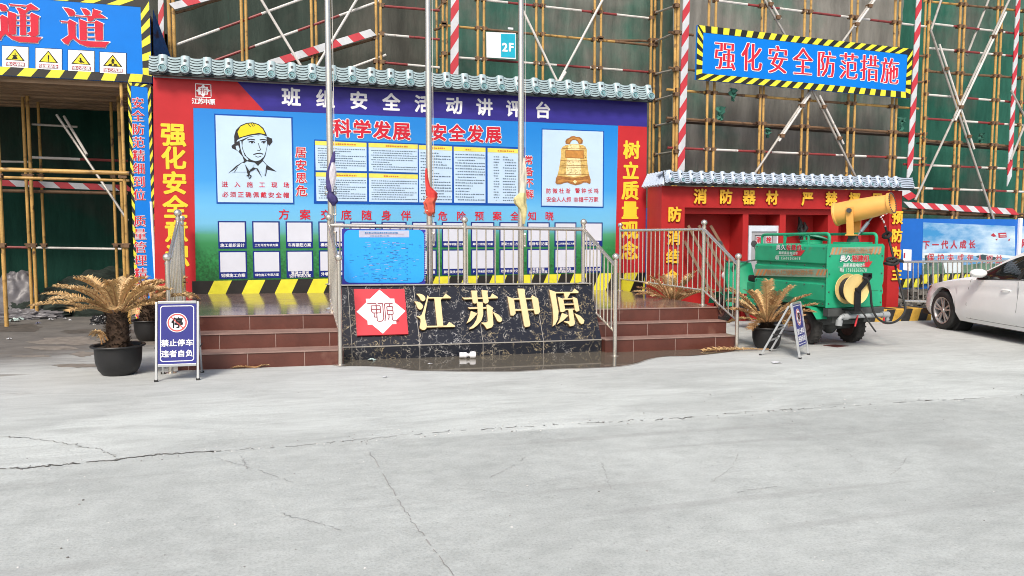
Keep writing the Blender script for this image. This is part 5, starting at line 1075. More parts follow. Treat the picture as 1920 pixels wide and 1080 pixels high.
# striped kerb block
KV = 11.47; ku0, ku1 = V(1440, 607, KV).x, V(1747, 600, KV).x; kz = V(1690, 579, KV).z
KB = thing('kerb', 'yellow and black striped concrete kerb in front of the red wall', 'kerb', (10, KV, gz(10)))
m = MB(); kk = .26; m.box(ku0, ku1, KV, KV+.36, -.3, kz)
m.build('kerb_block', M('kerb yellow', (.50, .30, .045), .7, var=.3, scale=6, rust='#5f584e', rth=.66, bump=.2), KB, 0, bevel=.02)
m = MB(); u = ku0+.1
KBK = M('kerb black', (.02, .02, .021), .7, var=.4, rust='#4f4a44', rth=.7)
while u < ku1-.2:
    m.poly([(u, KV-.004, gz(u)), (u+.20, KV-.004, gz(u)), (u+.28, KV-.004, kz-.006), (u+.08, KV-.004, kz-.006)]); m.poly([(u+.09, KV+.012, kz+.004), (u+.29, KV+.012, kz+.004), (u+.29, KV+.345, kz+.004), (u+.09, KV+.345, kz+.004)]); u += .405
m.build('kerb_stripe', KBK, KB, 0)
pl_ = MB(); pl_.box(11.3, 19, VH+.0, VH+.5, -.5, zb0-.002); o = pl_.build('low_wall', M('dark block plinth', (.10, .095, .085), .9, var=.4, bump=.4), None, 0); tag(o, 'low dark block wall carrying the blue hoarding', 'low wall')
# rubble heap behind the barrier
m = MB(); rr_ = random.Random(9)
for i in range(900):
    x = rr_.uniform(11.7, 18); y = rr_.uniform(12.5, 13.6); s = rr_.uniform(.02, .10); h = (zb0+.02-gz(x))*(.35+.65*min(1, (y-12.5)/.5))*rr_.random()
    mt = Matrix.Translation((x, y, gz(x)+h))@Matrix.Rotation(rr_.uniform(0, 6), 4, Vector((rr_.gauss(0, 1), rr_.gauss(0, 1), rr_.gauss(0, 1))).normalized()); k = [mt @ Vector((sx*s*rr_.uniform(.6, 1.2), sy*s*rr_.uniform(.5, 1), sz_*s*rr_.uniform(.3, .8))) for sx in (-1, 1) for sy in (-1, 1) for sz_ in (-1, 1)]
    m.add(k, [(0, 1, 3, 2), (4, 6, 7, 5), (0, 4, 5, 1), (2, 3, 7, 6), (0, 2, 6, 4), (1, 5, 7, 3)], rr_.choice((0, 0, 1)))
o = m.build('rubble', [M('broken concrete', (.16, .15, .135), .9, var=.35), M('dark rubble', (.05, .047, .042), .9, var=.4)], None, 0); tag(o, 'heap of broken concrete and dark debris behind the barrier', 'rubble', kind='stuff')
# ------------------------------------------------------------------ potted dried cycads
DRY = [M('dry straw leaf', (.56, .37, .165), .75, var=.3, scale=6), M('pale dry leaf', (.66, .47, .24), .75, var=.25, scale=6), M('brown dry leaf', (.36, .20, .085), .8, var=.3, scale=6)]
TRK = M('shaggy brown trunk', (.060, .036, .022), .95, var=.5, scale=14, bump=.5); SOIL = M('dark potting soil', (.035, .028, .02), .95, var=.5, scale=20)
GRN = M('last green leaf', (.10, .13, .035), .7, var=.3)
def frond(m, b, az, el, L, droop, r, mi, dens=72, lw=.0105, ll=.13, curl=0):
    pts = []; p = Vector(b); e = el; n = 14; a = az
    for i in range(n+1):
        pts.append(p.copy()); d = Vector((cos(a)*cos(e), sin(a)*cos(e), sin(e))); p = p+d*(L/n); e -= droop*(.35+1.3*i/n)/n; a += curl/n
    m.tube(pts, [.009*(1-.8*i/n)+.001 for i in range(n+1)], 5, 2)
    for k in range(dens):
        t = .16+.84*k/dens; f = t*n; i = min(int(f), n-1); q = pts[i].lerp(pts[i+1], f-i); d = (pts[i+1]-pts[i]).normalized()
        side = d.cross(Z3).normalized() if abs(d.z) < .98 else X3.copy(); upv = side.cross(d)
        l = ll*sin(pi*min(1, .16+.84*(1-t)**.75*.92+.06))*r.uniform(.8, 1.1)
        for s in (-1, 1):
            ld = (side*s*.72+d*r.uniform(.45, .7)+upv*r.uniform(.25, .6)).normalized(); w = d*lw*.5
            mid = q+ld*l*.55; tip = q+ld*l+Vector((0, 0, -l*r.uniform(.12, .4))); mm = mi if r.random() < .8 else r.choice((0, 1, 2))
            m.add([q-w, q+w, mid+w*1.1, mid-w*1.1, tip], [(0, 1, 2, 3), (3, 2, 4)], mm)
def cycad(label, base_, pr, ph, tr, th, fronds, seed, tone=(0, 1, 0), pot=True, tilt=0, ll=.12, group='dried cycads in black pots', dens=70):
    r = random.Random(seed); b = Vector(base_); t = thing('potted_cycad', label, 'potted plant', b, group=group); mt = Matrix.Translation(b)
    m = MB(); m.lathe([(pr*.60, 0), (pr*.66, .01), (pr*.80, ph*.18), (pr*.90, ph*.45), (pr*.93, ph*.90), (pr*1.06, ph*.94), (pr*1.08, ph*.97), (pr*1.06, ph), (pr*.94, ph*.985), (pr*.92, ph*.90)], 40, mt); m.build('pot', BPOT, t)
    m = MB(); m.lathe([(pr*.93, ph*.89), (pr*.5, ph*.93), (0, ph*.94)], 24, mt, 0, False); m.build('soil', SOIL, t)
    c = b+Z3*ph*.9; m = MB(); m.lathe([(tr*1.1, 0), (tr*1.02, th*.3), (tr, th*.6), (tr*.82, th*.9), (tr*.4, th*1.02)], 18, Matrix.Translation(c))
    for i in range(420):                          # old leaf bases
        a = r.uniform(0, 2*pi); z = r.uniform(.02, .97)*th; k = tr*(1.04-.15*(z/th)); q = c+Vector((k*cos(a), k*sin(a), z)); o = Vector((cos(a), sin(a), .45)).normalized(); s = Vector((-sin(a), cos(a), 0))*.014
        m.add([q-s-Z3*.008, q+s-Z3*.008, q+s*.3+o*r.uniform(.02, .045), q-s*.3+o*.03], [(0, 1, 2, 3)], r.choice((0, 0, 0, 1)))
    m.build('trunk', [TRK, M('leaf scar', (.12, .075, .045), .9, var=.4)], t, 50)
    top = c+Z3*th*.92
    for az, el, L, dr in fronds:
        m = MB(); q = top+Vector((cos(az), sin(az), 0))*tr*.45; frond(m, q, az, el, L, dr, r, r.choice(tone), dens, ll=ll, curl=r.uniform(-.3, .3)); m.build('frond', DRY, t, 60)
    return t
def ring(n, el0, el1, L, dr, seed, a0=0, spread=2*pi):
    r = random.Random(seed); return [(a0+spread*i/n+r.uniform(-.14, .14), r.uniform(el0, el1), L*r.uniform(.85, 1.12), dr*r.uniform(.8, 1.2)) for i in range(n)]
b = G(223.5, 701); b.z = gz(b.x)
cycad('large dried straw-coloured cycad in a wide black pot left of the no parking sign', b, .250, .32, .110, .40, ring(9, .25, .5, .66, .75, 1, .1)+ring(11, .55, .9, .62, .95, 2, .3)+ring(8, .95, 1.3, .52, 1.1, 3), 1)
m = MB(); r = random.Random(4)
for i in range(3): frond(m, b+Vector((-.13+.03*i, -.12, .34+.02*i)), 1.9+.4*i, 1.1, .26, 2.6, r, 1, 26, ll=.05)
o = m.build('broken_frond', DRY, None, 60); tag(o, 'curled broken palm leaf lying on the soil of the large left pot', 'leaf')
b2 = G(283, 638); b2.z = gz(b2.x)
cycad('smaller dried cycad in a black pot half hidden behind the no parking sign', b2, .23, .30, .13, .30, ring(10, .2, .6, .58, 1.2, 5, .2)+ring(8, .6, 1.1, .56, 1.2, 6), 2, (0, 2, 0))
b3 = V(1262, 565, 11.1); b3.z = gz(b3.x)
cycad('dried cycad standing behind the right stage railing before the red wall', b3, .21, .26, .09, .24, ring(14, .45, .8, .62, .75, 7)+ring(12, .85, 1.3, .60, .7, 8), 3, (1, 1, 2), dens=40)
b4 = G(1437, 652); b4.z = gz(b4.x)
cycad('brown dried cycad in a black pot behind the tilted sign board at the right', b4, .215, .30, .075, .10, ring(12, .45, .85, .64, .7, 9, .2)+ring(10, .85, 1.25, .66, .6, 10, .1)+ring(5, .1, .35, .5, .9, 12), 4, (0, 2, 2), dens=60)
m = MB(); r = random.Random(11); f0 = G(1390, 657); frond(m, Vector((f0.x+.35, f0.y-.12, gz(f0.x)+.02)), 3.02, .03, .95, .10, r, 0, 70, ll=.13)
o = m.build('fallen_frond', DRY, None, 60); tag(o, 'dry palm frond lying on the ground by the right steps', 'leaf')
m = MB(); f0 = G(480, 691); frond(m, Vector((f0.x, f0.y, gz(f0.x)+.015)), 3.0, .1, .26, .3, r, 2, 18, ll=.06); frond(m, Vector((f0.x, f0.y, gz(f0.x)+.015)), .5, .2, .14, .4, r, 1, 12, ll=.05)
o = m.build('frond_scrap', DRY, None, 60); tag(o, 'small brown leaf scrap at the foot of the left steps', 'leaf')

# ------------------------------------------------------------------ folding no-parking boards
ALU = M('aluminium frame', (.60, .62, .63), .32, .7, var=.08); SNAVY = M('navy sign face', (.022, .026, .21), .4, var=.06)
def a_board(label, a, b_, H, back, lean=.12):
    a, b_ = Vector(a), Vector(b_); c = (a+b_)/2; w = (b_-a).length; rz = atan2((b_-a).y, (b_-a).x); slp = math.atan2(b_.z-a.z, w)
    t = thing('folding_sign', label, 'sign', (c.x, c.y, gz(c.x)), group='no parking boards', rot=(0, -slp, rz)); h = w/2
    m = MB()
    for s in (-1, 1): m.bar((s*(h-.014), 0, 0), (s*(h-.014), lean, H), .028, .022, 0, X3)
    for z in (.20, .995): m.bar((-h+.0285, lean*z, H*z), (h-.0285, lean*z, H*z), .022, .028, 0, Z3)
    m.build('front_frame', ALU, t, 0, True, .003)
    m = MB()
    for s in (-1, 1): m.bar((s*(h-.02), back, 0), (s*(h-.02), lean+.028, H-.03), .024, .018, 0, X3)
    for z in (.30, .52): k = z; m.bar((-h+.033, back+(lean+.028-back)*k, (H-.03)*k), (h-.033, back+(lean+.028-back)*k, (H-.03)*k), .016, .022, 0, Z3)
    m.build('rear_frame', ALU, t, 0, True, .002)
    for s in (-1, 1): m = MB(); m.bar((s*(h+.004), lean*.42+.01, H*.42), (s*(h+.004), back+(lean-back)*.42, H*.42), .004, .014, 0); m.build('hinge_strap', BLKRUB, t, 0, True)
    for s in (-1, 1):
        for yy in (0, back): m = MB(); m.box(s*(h-.014)-.018, s*(h-.014)+.018, yy-.016, yy+.016, -.002, .02); m.build('rubber_foot', BLKRUB, t, 0, True)
    Yv = Vector((0, lean, H)).normalized(); S = Vector((0, lean, H)); N = X3.cross(Yv)
    at = lambda x, f, l=0: Vector((x, 0, 0))+S*f+N*l
    x0 = h-.0285; f0, f1 = .215, .98; SLn = S.length
    m = MB(); m.ext([at(-x0, f0, .004), at(x0, f0, .004), at(x0, f1, .004), at(-x0, f1, .004)], -N*.01, 0)
    def rrect(xr, fa, fb, rad, n=5):
        out = []; za, zb = fa*SLn, fb*SLn
        for cx, cz, a0 in ((xr-rad, zb-rad, 0), (-xr+rad, zb-rad, pi/2), (-xr+rad, za+rad, pi), (xr-rad, za+rad, 3*pi/2)):
            for k in range(n+1): q = a0+k*pi/2/n; out.append((cx+rad*cos(q), (cz+rad*sin(q))/SLn))
        return out
    o_, i_ = rrect(x0-.022, f0+.03, f1-.028, .03), rrect(x0-.030, f0+.04, f1-.038, .024); n = len(o_)
    for k in range(n): m.poly([at(*o_[k], .007), at(*o_[(k+1) % n], .007), at(*i_[(k+1) % n], .007), at(*i_[k], .007)], 1)
    cf, R_ = .735, w*.235; cc = at(0, cf)
    def disc(rad, l, mi): m.poly([cc+X3*rad*cos(2*pi*k/40)+Yv*rad*sin(2*pi*k/40)+N*l for k in range(40)], mi)
    disc(R_, .007, 1); disc(R_*.93, .0085, 2); disc(R_*.78, .010, 1)
    put(m, '停', cc, X3, Yv, R_*1.15, 3, .03, 0, 0, .0115)
    d = (X3-Yv).normalized(); e = (X3+Yv).normalized(); m.poly([cc-d*R_*.8-e*.006+N*.0135, cc-d*R_*.8+e*.006+N*.0135, cc+d*R_*.8+e*.006+N*.0135, cc+d*R_*.8-e*.006+N*.0135], 2)
    for s, f in (('禁止停车', .48), ('违者自负', .345)):
        for k, ch in enumerate(s): put(m, ch, at((k-1.5)*w*.182, f), X3, Yv, w*.175, 1, .03, 0, 0, .007)
    m.build('sign_face', [SNAVY, WHP, M('sign circle red', (.60, .10, .09), .4), BLK], t, 0, True)
    return t
a, b_ = G(290, 716), G(374, 712.5)
a_board('navy no parking board with white frame standing before the left steps', a, b_, .805, .44)
a, b_ = G(1499.5, 673.5), G(1516.5, 665)
a_board('tilted navy no parking board seen from the side before the right pot', a, b_, .70, .50, .0-.17+.30)

# ------------------------------------------------------------------ green water-spray tricycle with fog cannon
GR = M('green truck paint', (.013, .32, .165), .5, var=.14, scale=3, rust='#5d7a63', rth=.68, rscale=4, coat=.05); GRD = M('dirty chassis', (.055, .06, .06), .6, var=.35); CY = M('cannon yellow paint', (.80, .395, .095), .42, var=.08, rust='#8a5a1a', rth=.74, bump=.03)
RLY = M('reel yellow', (.66, .50, .20), .45, var=.12); PVC = M('grey pipe fitting', (.30, .32, .33), .4, var=.2)
TU0, TU1, TV0, TV1 = 7.17, 8.10, 8.72, 10.42; TZ0, TZ1 = .475, 1.36; gzT = gz(7.6)
TK = thing('spray_tricycle', 'green electric water tank tricycle with hose reel at the rear', 'tricycle', (7.62, 9.3, gzT))
prof = [(.05, TZ0), (.0, TZ0+.10), (.0, .80), (.035, .815), (.035, .87), (-.0, .885), (-.0, 1.02), (.03, 1.035), (.03, 1.075), (-.005, 1.095), (-.005, TZ1-.03), (.03, TZ1)]
m = MB(); ring_ = [(TU0+u, z) for u, z in prof]+[(TU1-u, z) for u, z in prof[::-1]]
m.ext([(u, TV0+.02, z) for u, z in ring_], (0, TV1-TV0-.02, 0)); m.build('tank', GR, TK, 0, bevel=.008)
m = MB(); k = .02
q = [(TU0-.01, TZ0-.0), (TU1+.02, TZ0), (TU1+.02, TZ0+.05), (TU1+.01, TZ0+.16), (TU1+.03, TZ0+.2), (TU1+.01, TZ0+.3), (TU1+.03, TZ0+.36), (TU1+.03, TZ0+.55), (TU1+.01, TZ0+.62), (TU1+.03, TZ0+.68), (TU1+.03, TZ1-.02), (TU1, TZ1+.01), (TU0-.01, TZ1+.015)]
m.ext([(u, TV0, z) for u, z in q], (0, .018, 0)); m.build('rear_panel', GR, TK, 0, bevel=.004)
m = MB()
for u in (TU0+.05, TU1-.08):
    z0 = TZ1+.0; pts = [(u, TV1-.1, z0)]
    for a in range(5): pts.append((u, TV1-.1-.06*(1-cos(a*pi/8)), z0+.08+.06*sin(a*pi/8)))
    for a in range(5): pts.append((u, TV0+.12-.06*sin(a*pi/8)-.02, z0+.155-.06*(1-cos(a*pi/8))))
    pts.append((u, TV0+.04, z0)); m.tube(pts, .021, 10)
    for v in (9.2, 9.75): m.tube([(u, v, z0), (u, v, z0+.14)], .019, 8)
m.tube([(TU0+.05, 9.75, TZ1+.0), (TU0+.05, 9.72, TZ1+.12), (TU0+.2, 9.7, TZ1+.145), (TU1-.2, 9.7, TZ1+.145), (TU1-.08, 9.72, TZ1+.12)], .02, 10)
m.build('top_rail', GR, TK)
m = MB(); c = Vector((7.60, 9.62, TZ1)); m.lathe([(.16, 0), (.16, .045), (.17, .05), (.15, .06)], 24, Matrix.Translation(c)); m.build('filler_neck', GR, TK)
m = MB(); m.lathe([(.17, 0), (.17, .012), (.12, .03), (0, .035)], 24, Matrix.Translation(c+Vector((.05, -.05, .085)))@Matrix.Rotation(.24, 4, 'Y')); m.build('filler_lid', M('pale green lid', (.12, .32, .24), .4), TK)
# lettering on tank side and rear
WT = M('white decal', (.62, .68, .66), .4); RT = M('red decal', (.50, .02, .03), .4); ORS = M('orange reflective stripe', (.50, .22, .09), .4, var=.2); GBD = M('grey green stripe', (.22, .32, .24), .4, var=.15); ORL = M('faint orange lettering', (.36, .20, .10), .4)
def decal(m, at, X, s0):
    """company lines of the tank: at(x, y) gives a point from pixels"""
    N = X.cross(Z3)
    def line(s, x0, y0, x1, y1, h, cols, off, asp=1, halo=None):
        a, b_ = at(x0, y0), at(x1, y1)
        for i, ch in enumerate(s):
            c = a.lerp(b_, i/max(1, len(s)-1))
            if halo is not None: put(m, ch, c, X, Z3, h, halo if cols[i] != halo else 3, off+.03, 0, 0, .003, asp)
            put(m, ch, c, X, Z3, h, cols[i], off, 0, 0, .006, asp)
    return line
m = MB(); uS = TU0-.008; atS = lambda x, y: UU(x, y, uS); L_ = decal(m, atS, Vector((0, -1, 0)), 1)
L_('奥久裕建机', 1460, 463.5, 1499, 464, .088, (0, 0, 1, 1, 1), .03, 1.25, 0); L_('高新高级电动车', 1463, 474, 1494, 475, .05, (0,)*7, .02, 1.2)
L_('电话 15606265678', 1456, 483.5, 1500, 484, .062, (0,)*14, .012, .95)
N_ = Vector((-1, 0, 0))
m.poly([atS(1486, 479.5)+N_*.003, atS(1502, 479.5)+N_*.003, atS(1510, 469)+N_*.003, atS(1494, 470)+N_*.003], 1); m.poly([atS(1455, 479.2)+N_*.002, atS(1488, 479.2)+N_*.002, atS(1488, 478.6)+N_*.002, atS(1455, 478.6)+N_*.002], 0)
us = TU0+.0-.003; aS = lambda x, y, l=0: UU(x, y, us-.004-l)
m.poly([aS(1414, 504), aS(1552, 504), aS(1552, 520), aS(1414, 517)], 4)
for x in (1418, 1425, 1432, 1531, 1538, 1545): m.poly([aS(x-2, 516, .003), aS(x+2, 516.5, .003), aS(x+7, 505, .003), aS(x+3, 505, .003)], 2)
for i, ch in enumerate('德州火红旭电动洒水车'): put(m, ch, aS(1442+i*8.8, 510.5, .002), Vector((0, -1, 0)), Z3, .085, 5, .02, 0, 0, .003, 1.4)
m.build('side_decal', [WT, RT, ORS, NAVY, GBD, ORL], TK, 0)
m = MB(); vR = TV0-.003; atR = lambda x, y, l=0: V(x, y, vR-l); L_ = decal(m, atR, X3, 1)
L_('奥久裕建机', 1580, 484.5, 1624, 484.5, .10, (0, 0, 1, 1, 1), .03, 1.05, 0); L_('高新高级电动车', 1583, 497, 1619, 497, .055, (0,)*7, .02, 1); L_('电话 15606265678', 1576, 506, 1623, 506, .07, (0,)*14, .012, .62)
m.poly([atR(1613, 501, .003), atR(1629, 501, .003), atR(1636, 490, .003), atR(1624, 491, .003)], 1); m.poly([atR(1572, 501, .002), atR(1613, 501, .002), atR(1613, 500.4, .002), atR(1572, 500.4, .002)], 0)
m.poly([atR(1556, 478), atR(1652, 475), atR(1653, 462), atR(1560, 464)], 4)
for x in (1560, 1567, 1574, 1634, 1641, 1648): m.poly([atR(x-2, 477, .003), atR(x+1, 477, .003), atR(x+5, 464, .003), atR(x+2, 464, .003)], 2)
for i, ch in enumerate('环保除尘洒水车'): put(m, ch, atR(1584+i*8, 470.2, .002), X3, Z3, .08, 5, .02, 0, 0, .003)
m.build('rear_decal', [WT, RT, ORS, NAVY, GBD, ORL], TK, 0)
m = MB()
for z in (TZ0+.05, .78, 1.06, TZ1-.05):
    for v in (8.80, 9.2, 9.6, 10.0, 10.36): m.lathe([(.012, 0), (.010, .008), (0, .009)], 8, Matrix.Translation((TU0-.002+(.0 if z < 1 else .0), v, z))@Matrix.Rotation(-pi/2, 4, 'Y'), 0, False)
for u in (TU0+.03, TU1-.01):
    for z in (TZ0+.06, .7, .95, 1.2): m.lathe([(.012, 0), (.010, .008), (0, .009)], 8, Matrix.Translation((u, TV0-.001, z))@Matrix.Rotation(pi/2, 4, 'X'), 0, False)
m.build('panel_bolts', GRD, TK, 0); m = MB()
m.box(TU0+.12, TU1-.06, TV0-.003, TV0-.0005, .70, .705); m.box(TU0-.008, TU0-.0055, TV0+.03, TV0+.034, TZ0+.1, TZ1-.04); m.build('panel_seam', M('dark seam', (.02, .09, .05), .6), TK, 0)
# chassis and running gear
m = MB(); m.box(7.30, 7.42, 8.75, 11.2, .36+gzT, .50+gzT); m.box(7.84, 7.96, 8.75, 11.2, .36+gzT, .50+gzT); m.box(7.17, 8.12, 8.68, 8.79, .46+gzT, .572+gzT); m.box(7.25, 8.0, 9.0, 9.12, .30+gzT, .52+gzT); m.box(7.35, 7.9, 10.1, 10.2, .30+gzT, .52+gzT)
m.tube([(7.3, 9.22, .25+gzT), (8.0, 9.22, .25+gzT)], .045, 10); m.ball(Vector((7.64, 9.22, .25+gzT)), .11); m.box(7.4, 7.9, 9.5, 10.0, .22+gzT, .5+gzT); m.build('chassis', GRD, TK, 0, bevel=.006)
TYRE = M('dusty tyre rubber', (.028, .027, .026), .8, var=.4, scale=10, rust='#57524a', rth=.68)
def wheel(c, R_, w, parent, rim_mi, axis, lugs=22, rimr=.60):
    fr = axis.to_track_quat('Z', 'Y').to_matrix().to_4x4(); fr.translation = c
    m = MB(); m.lathe([(R_*rimr, -w*.42), (R_*.80, -w*.5), (R_*.93, -w*.46), (R_, -w*.34), (R_, w*.34), (R_*.93, w*.46), (R_*.80, w*.5), (R_*rimr, w*.42)], 40, fr, 0, False)
    for i in range(lugs):
        for s in (-1, 1):
            a = 2*pi*(i+(.5 if s > 0 else 0))/lugs; d = .10
            p = [fr @ Vector((R_*k*cos(a+da), R_*k*sin(a+da), z)) for k, da, z in ((1.03, 0, s*w*.02), (1.03, d, s*w*.06), (1.0, d*1.6, s*w*.46), (1.0, d*.6, s*w*.46))]
            q = [fr @ Vector((R_*.96*cos(a+da), R_*.96*sin(a+da), z)) for da, z in ((0, s*w*.02), (d, s*w*.06), (d*1.6, s*w*.46), (d*.6, s*w*.46))]
            m.add(p+q, [(0, 1, 2, 3), (0, 4, 5, 1), (1, 5, 6, 2), (2, 6, 7, 3), (3, 7, 4, 0)], 0)
    wo = m.build('wheel', TYRE, parent, 30)
    m = MB(); m.lathe([(R_*rimr, -w*.42), (R_*rimr*.95, -w*.2), (R_*.5, -w*.1), (R_*.22, -w*.02), (R_*.2, -w*.25), (0, -w*.27)], 28, fr, 0, False); m.lathe([(R_*rimr, w*.42), (R_*rimr*.95, w*.2), (R_*.45, w*.1), (R_*.2, w*.05), (0, w*.06)], 28, fr, 0, False)
    m.build('rim', rim_mi, wo, 30); return wo
RIMM = M('dusty dark rim', (.09, .05, .045), .6, var=.4)
for u in (7.27, 8.02): wheel(Vector((u, 9.22, .245+gzT)), .245, .15, TK, RIMM, X3)
wheel(Vector((7.62, 12.05, .235+gzT)), .235, .10, TK, RIMM, X3, 26)
m = MB(); m.ext([(7.12, 8.86, .42+gzT), (7.12, 9.0, .56+gzT), (7.12, 9.35, .60+gzT), (7.12, 9.62, .50+gzT), (7.12, 9.62, .49+gzT), (7.12, 9.35, .585+gzT), (7.12, 9.0, .545+gzT), (7.12, 8.86, .405+gzT)], (.24, 0, 0)); m.build('mudguard', GR, TK, 0, bevel=.003); m = MB(); m.ext([(7.93, 8.86, .42+gzT), (7.93, 9.0, .56+gzT), (7.93, 9.6, .56+gzT), (7.93, 9.6, .545+gzT), (7.93, 9.0, .545+gzT), (7.93, 8.86, .405+gzT)], (.24, 0, 0)); m.build('mudguard', GR, TK, 0, bevel=.003)
m = MB(); z0 = gzT    # driver's end
m.box(7.25, 7.99, 10.45, 11.1, .45+z0, .55+z0); m.box(7.32, 7.92, 10.50, 10.85, .551+z0, .82+z0); m.build('cab_floor', GR, TK, 0, bevel=.01)
m = MB(); m.box(7.36, 7.88, 10.48, 10.9, .821+z0, .93+z0); m.build('seat', BLKRUB, TK, 0, bevel=.03)
m = MB(); m.grid([[(7.62+.30*sin(a)*(1-.18*abs(k-2)/2), 11.45+.22*cos(a)+.10*(k/4), .55+.14*k+z0) for a in [x*pi/10-pi/2 for x in range(11)]] for k in range(5)]); m.grid([[(7.62+.12*sin(a), 12.05+.32*cos(b_)*1.0, .26+.30*sin(b_)*1.0+z0) for a in (-1.2, -.4, .4, 1.2)] for b_ in [x*pi/8+.2 for x in range(8)]]); m.build('front_cowl', GR, TK, 40)
m = MB()
for u in (7.54, 7.70): m.tube([(u, 12.05, .235+z0), (u, 11.75, .95+z0)], .022, 8)
m.tube([(7.62, 11.8, .85+z0), (7.62, 11.68, 1.1+z0)], .025, 8); m.tube([(7.28, 11.50, 1.16+z0), (7.45, 11.64, 1.12+z0), (7.79, 11.64, 1.12+z0), (7.96, 11.50, 1.16+z0)], .014, 8)
for u in (7.27, 7.97): m.tube([(u, 11.5, 1.16+z0), (u, 11.62, 1.40+z0)], .007, 6); m.lathe([(.0, 0), (.06, .004), (.06, .012), (0, .03)], 14, Matrix.Translation((u, 11.62, 1.44+z0))@Matrix.Rotation(-pi/2, 4, 'X'))
m.build('front_fork', GRD, TK); m = MB(); m.ball(Vector((7.62, 11.95, .86+z0)), .085); m.build('headlight', WHP, TK)
# fog cannon
vC = 9.10; pl, pr_ = V(1567, 402, vC+.26), V(1671, 381, vC-.40); ax = (pr_-pl).normalized(); Lc = (pr_-pl).length
m = MB(); fr = ax.to_track_quat('Z', 'Y').to_matrix().to_4x4(); fr.translation = pl
m.lathe([(.168, .012), (.178, .0), (.178, .02), (.166, .035), (.163, .3), (.150, Lc*.72), (.128, Lc-.03), (.152, Lc-.028), (.152, Lc+.012), (.128, Lc+.012), (.120, Lc-.2), (.150, .3), (.155, .012)], 36, fr, 0, False); cn = m.build('cannon_barrel', CY, TK)
m = MB()
for i in range(5): m.lathe([(.03+.028*i, .03), (.036+.028*i, .03)], 28, fr, 0, False)
for i in range(8): m.tube([fr @ Vector((0, 0, .034)), fr @ Vector((.155*cos(i*pi/4), .155*sin(i*pi/4), .034))], .004, 5)
m.lathe([(0, .10), (.09, .10), (.09, .34), (0, .34)], 20, fr); m.build('fan_grille', GRD, cn)
m = MB()
for i in range(26): a = 2*pi*i/26; m.ball(fr @ Vector((.143*cos(a), .143*sin(a), Lc+.02)), .011, 6)
m.lathe([(0, Lc-.16), (.09, Lc-.16), (.06, Lc-.05), (0, Lc-.03)], 16, fr); m.build('nozzle_ring', GRD, cn)
pc = pl.lerp(pr_, .34)
m = MB()
pp = ax.cross(Z3).normalized(); hx = Z3.cross(pp).normalized(); vb = Vector((pc.x, pc.y, 0))
for dv in (-.19, .19): m.bar(pc+pp*dv+Z3*.05, vb+pp*dv*.66+Z3*(TZ1+.14), .10, .016, 0, pp)
m.bar(vb-pp*.15+Z3*(TZ1+.135), vb+pp*.15+Z3*(TZ1+.135), .13, .018); m.build('cannon_yoke', CY, TK, 0, bevel=.003)
m = MB(); m.tube([pc-pp*.222, pc+pp*.222], .034, 14); m.lathe([(.085, 0), (.085, .04), (.07, .05), (.07, .09)], 20, Matrix.Translation((pc.x, pc.y, TZ1+.03))); m.build('pivot', GRD, TK)
m = MB(); m.box(max(pc.x-.20, 7.3), pc.x+.18, pc.y-.19, pc.y+.19, TZ1-.001, TZ1+.032); m.build('turret_plate', GR, TK, 0, bevel=.004)
a, b_ = V(1609, 441, pc.y-.1), V(1637, 405, pc.y-.2)
m = MB(); m.tube([a, a.lerp(b_, .2)], .012, 8); m.tube([a.lerp(b_, .18), a.lerp(b_, .68)], .026, 12); m.tube([a.lerp(b_, .68), b_], .012, 8); m.tube([b_-Y3*.03, b_+Y3*.03], .02, 8); m.build('tilt_actuator', M('actuator grey blue', (.22, .27, .32), .35, .4), TK)
# hose reel
m = MB(); cR = V(1605.5, 543, 8.47); fr = Matrix.Translation((cR.x, 0, cR.z))@Matrix.Rotation(pi/2, 4, 'X')
def yl(prof, n=36): 
    fr2 = Matrix.Translation((cR.x, 0, cR.z))@Matrix(((1, 0, 0, 0), (0, 0, 1, 0), (0, 1, 0, 0), (0, 0, 0, 1))); m.lathe(prof, n, fr2, 0, False)
for v0 in (8.47, 8.635): yl([(0, v0), (.06, v0-.006), (.19, v0), (.208, v0-.008), (.212, v0), (.205, v0+.010), (.19, v0+.008), (0, v0+.006)])
rl = m.build('hose_reel', RLY, TK)
m = MB(); yl([(.12, 8.48), (.15, 8.50), (.155, 8.55), (.15, 8.61), (.12, 8.63)], 24)
for i in range(5): yl([(.15+.012*cos(a), 8.50+.028*i+.014*sin(a)) for a in [x*pi/4 for x in range(9)]], 24)
m.build('coiled_hose', BLKRUB, rl)
m = MB(); m.bar((cR.x+.00, 8.44, cR.z-.30), (cR.x-.0, 8.44, cR.z-.02), .10, .02, 0, Y3); m.bar((cR.x-.01, 8.435, cR.z-.02), (cR.x+.20, 8.435, cR.z+.19), .07, .02, 0, Y3); m.bar((cR.x+.10, 8.45, cR.z+.20), (cR.x+.22, 8.45, cR.z+.20), .05, .05); m.tube([(cR.x, 8.42, cR.z), (cR.x, 8.70, cR.z)], .03, 12); m.bar((cR.x, 8.44, cR.z-.29), (cR.x, 8.72, cR.z-.29), .1, .02); m.build('reel_bracket', BLK, rl, 0, bevel=.003)
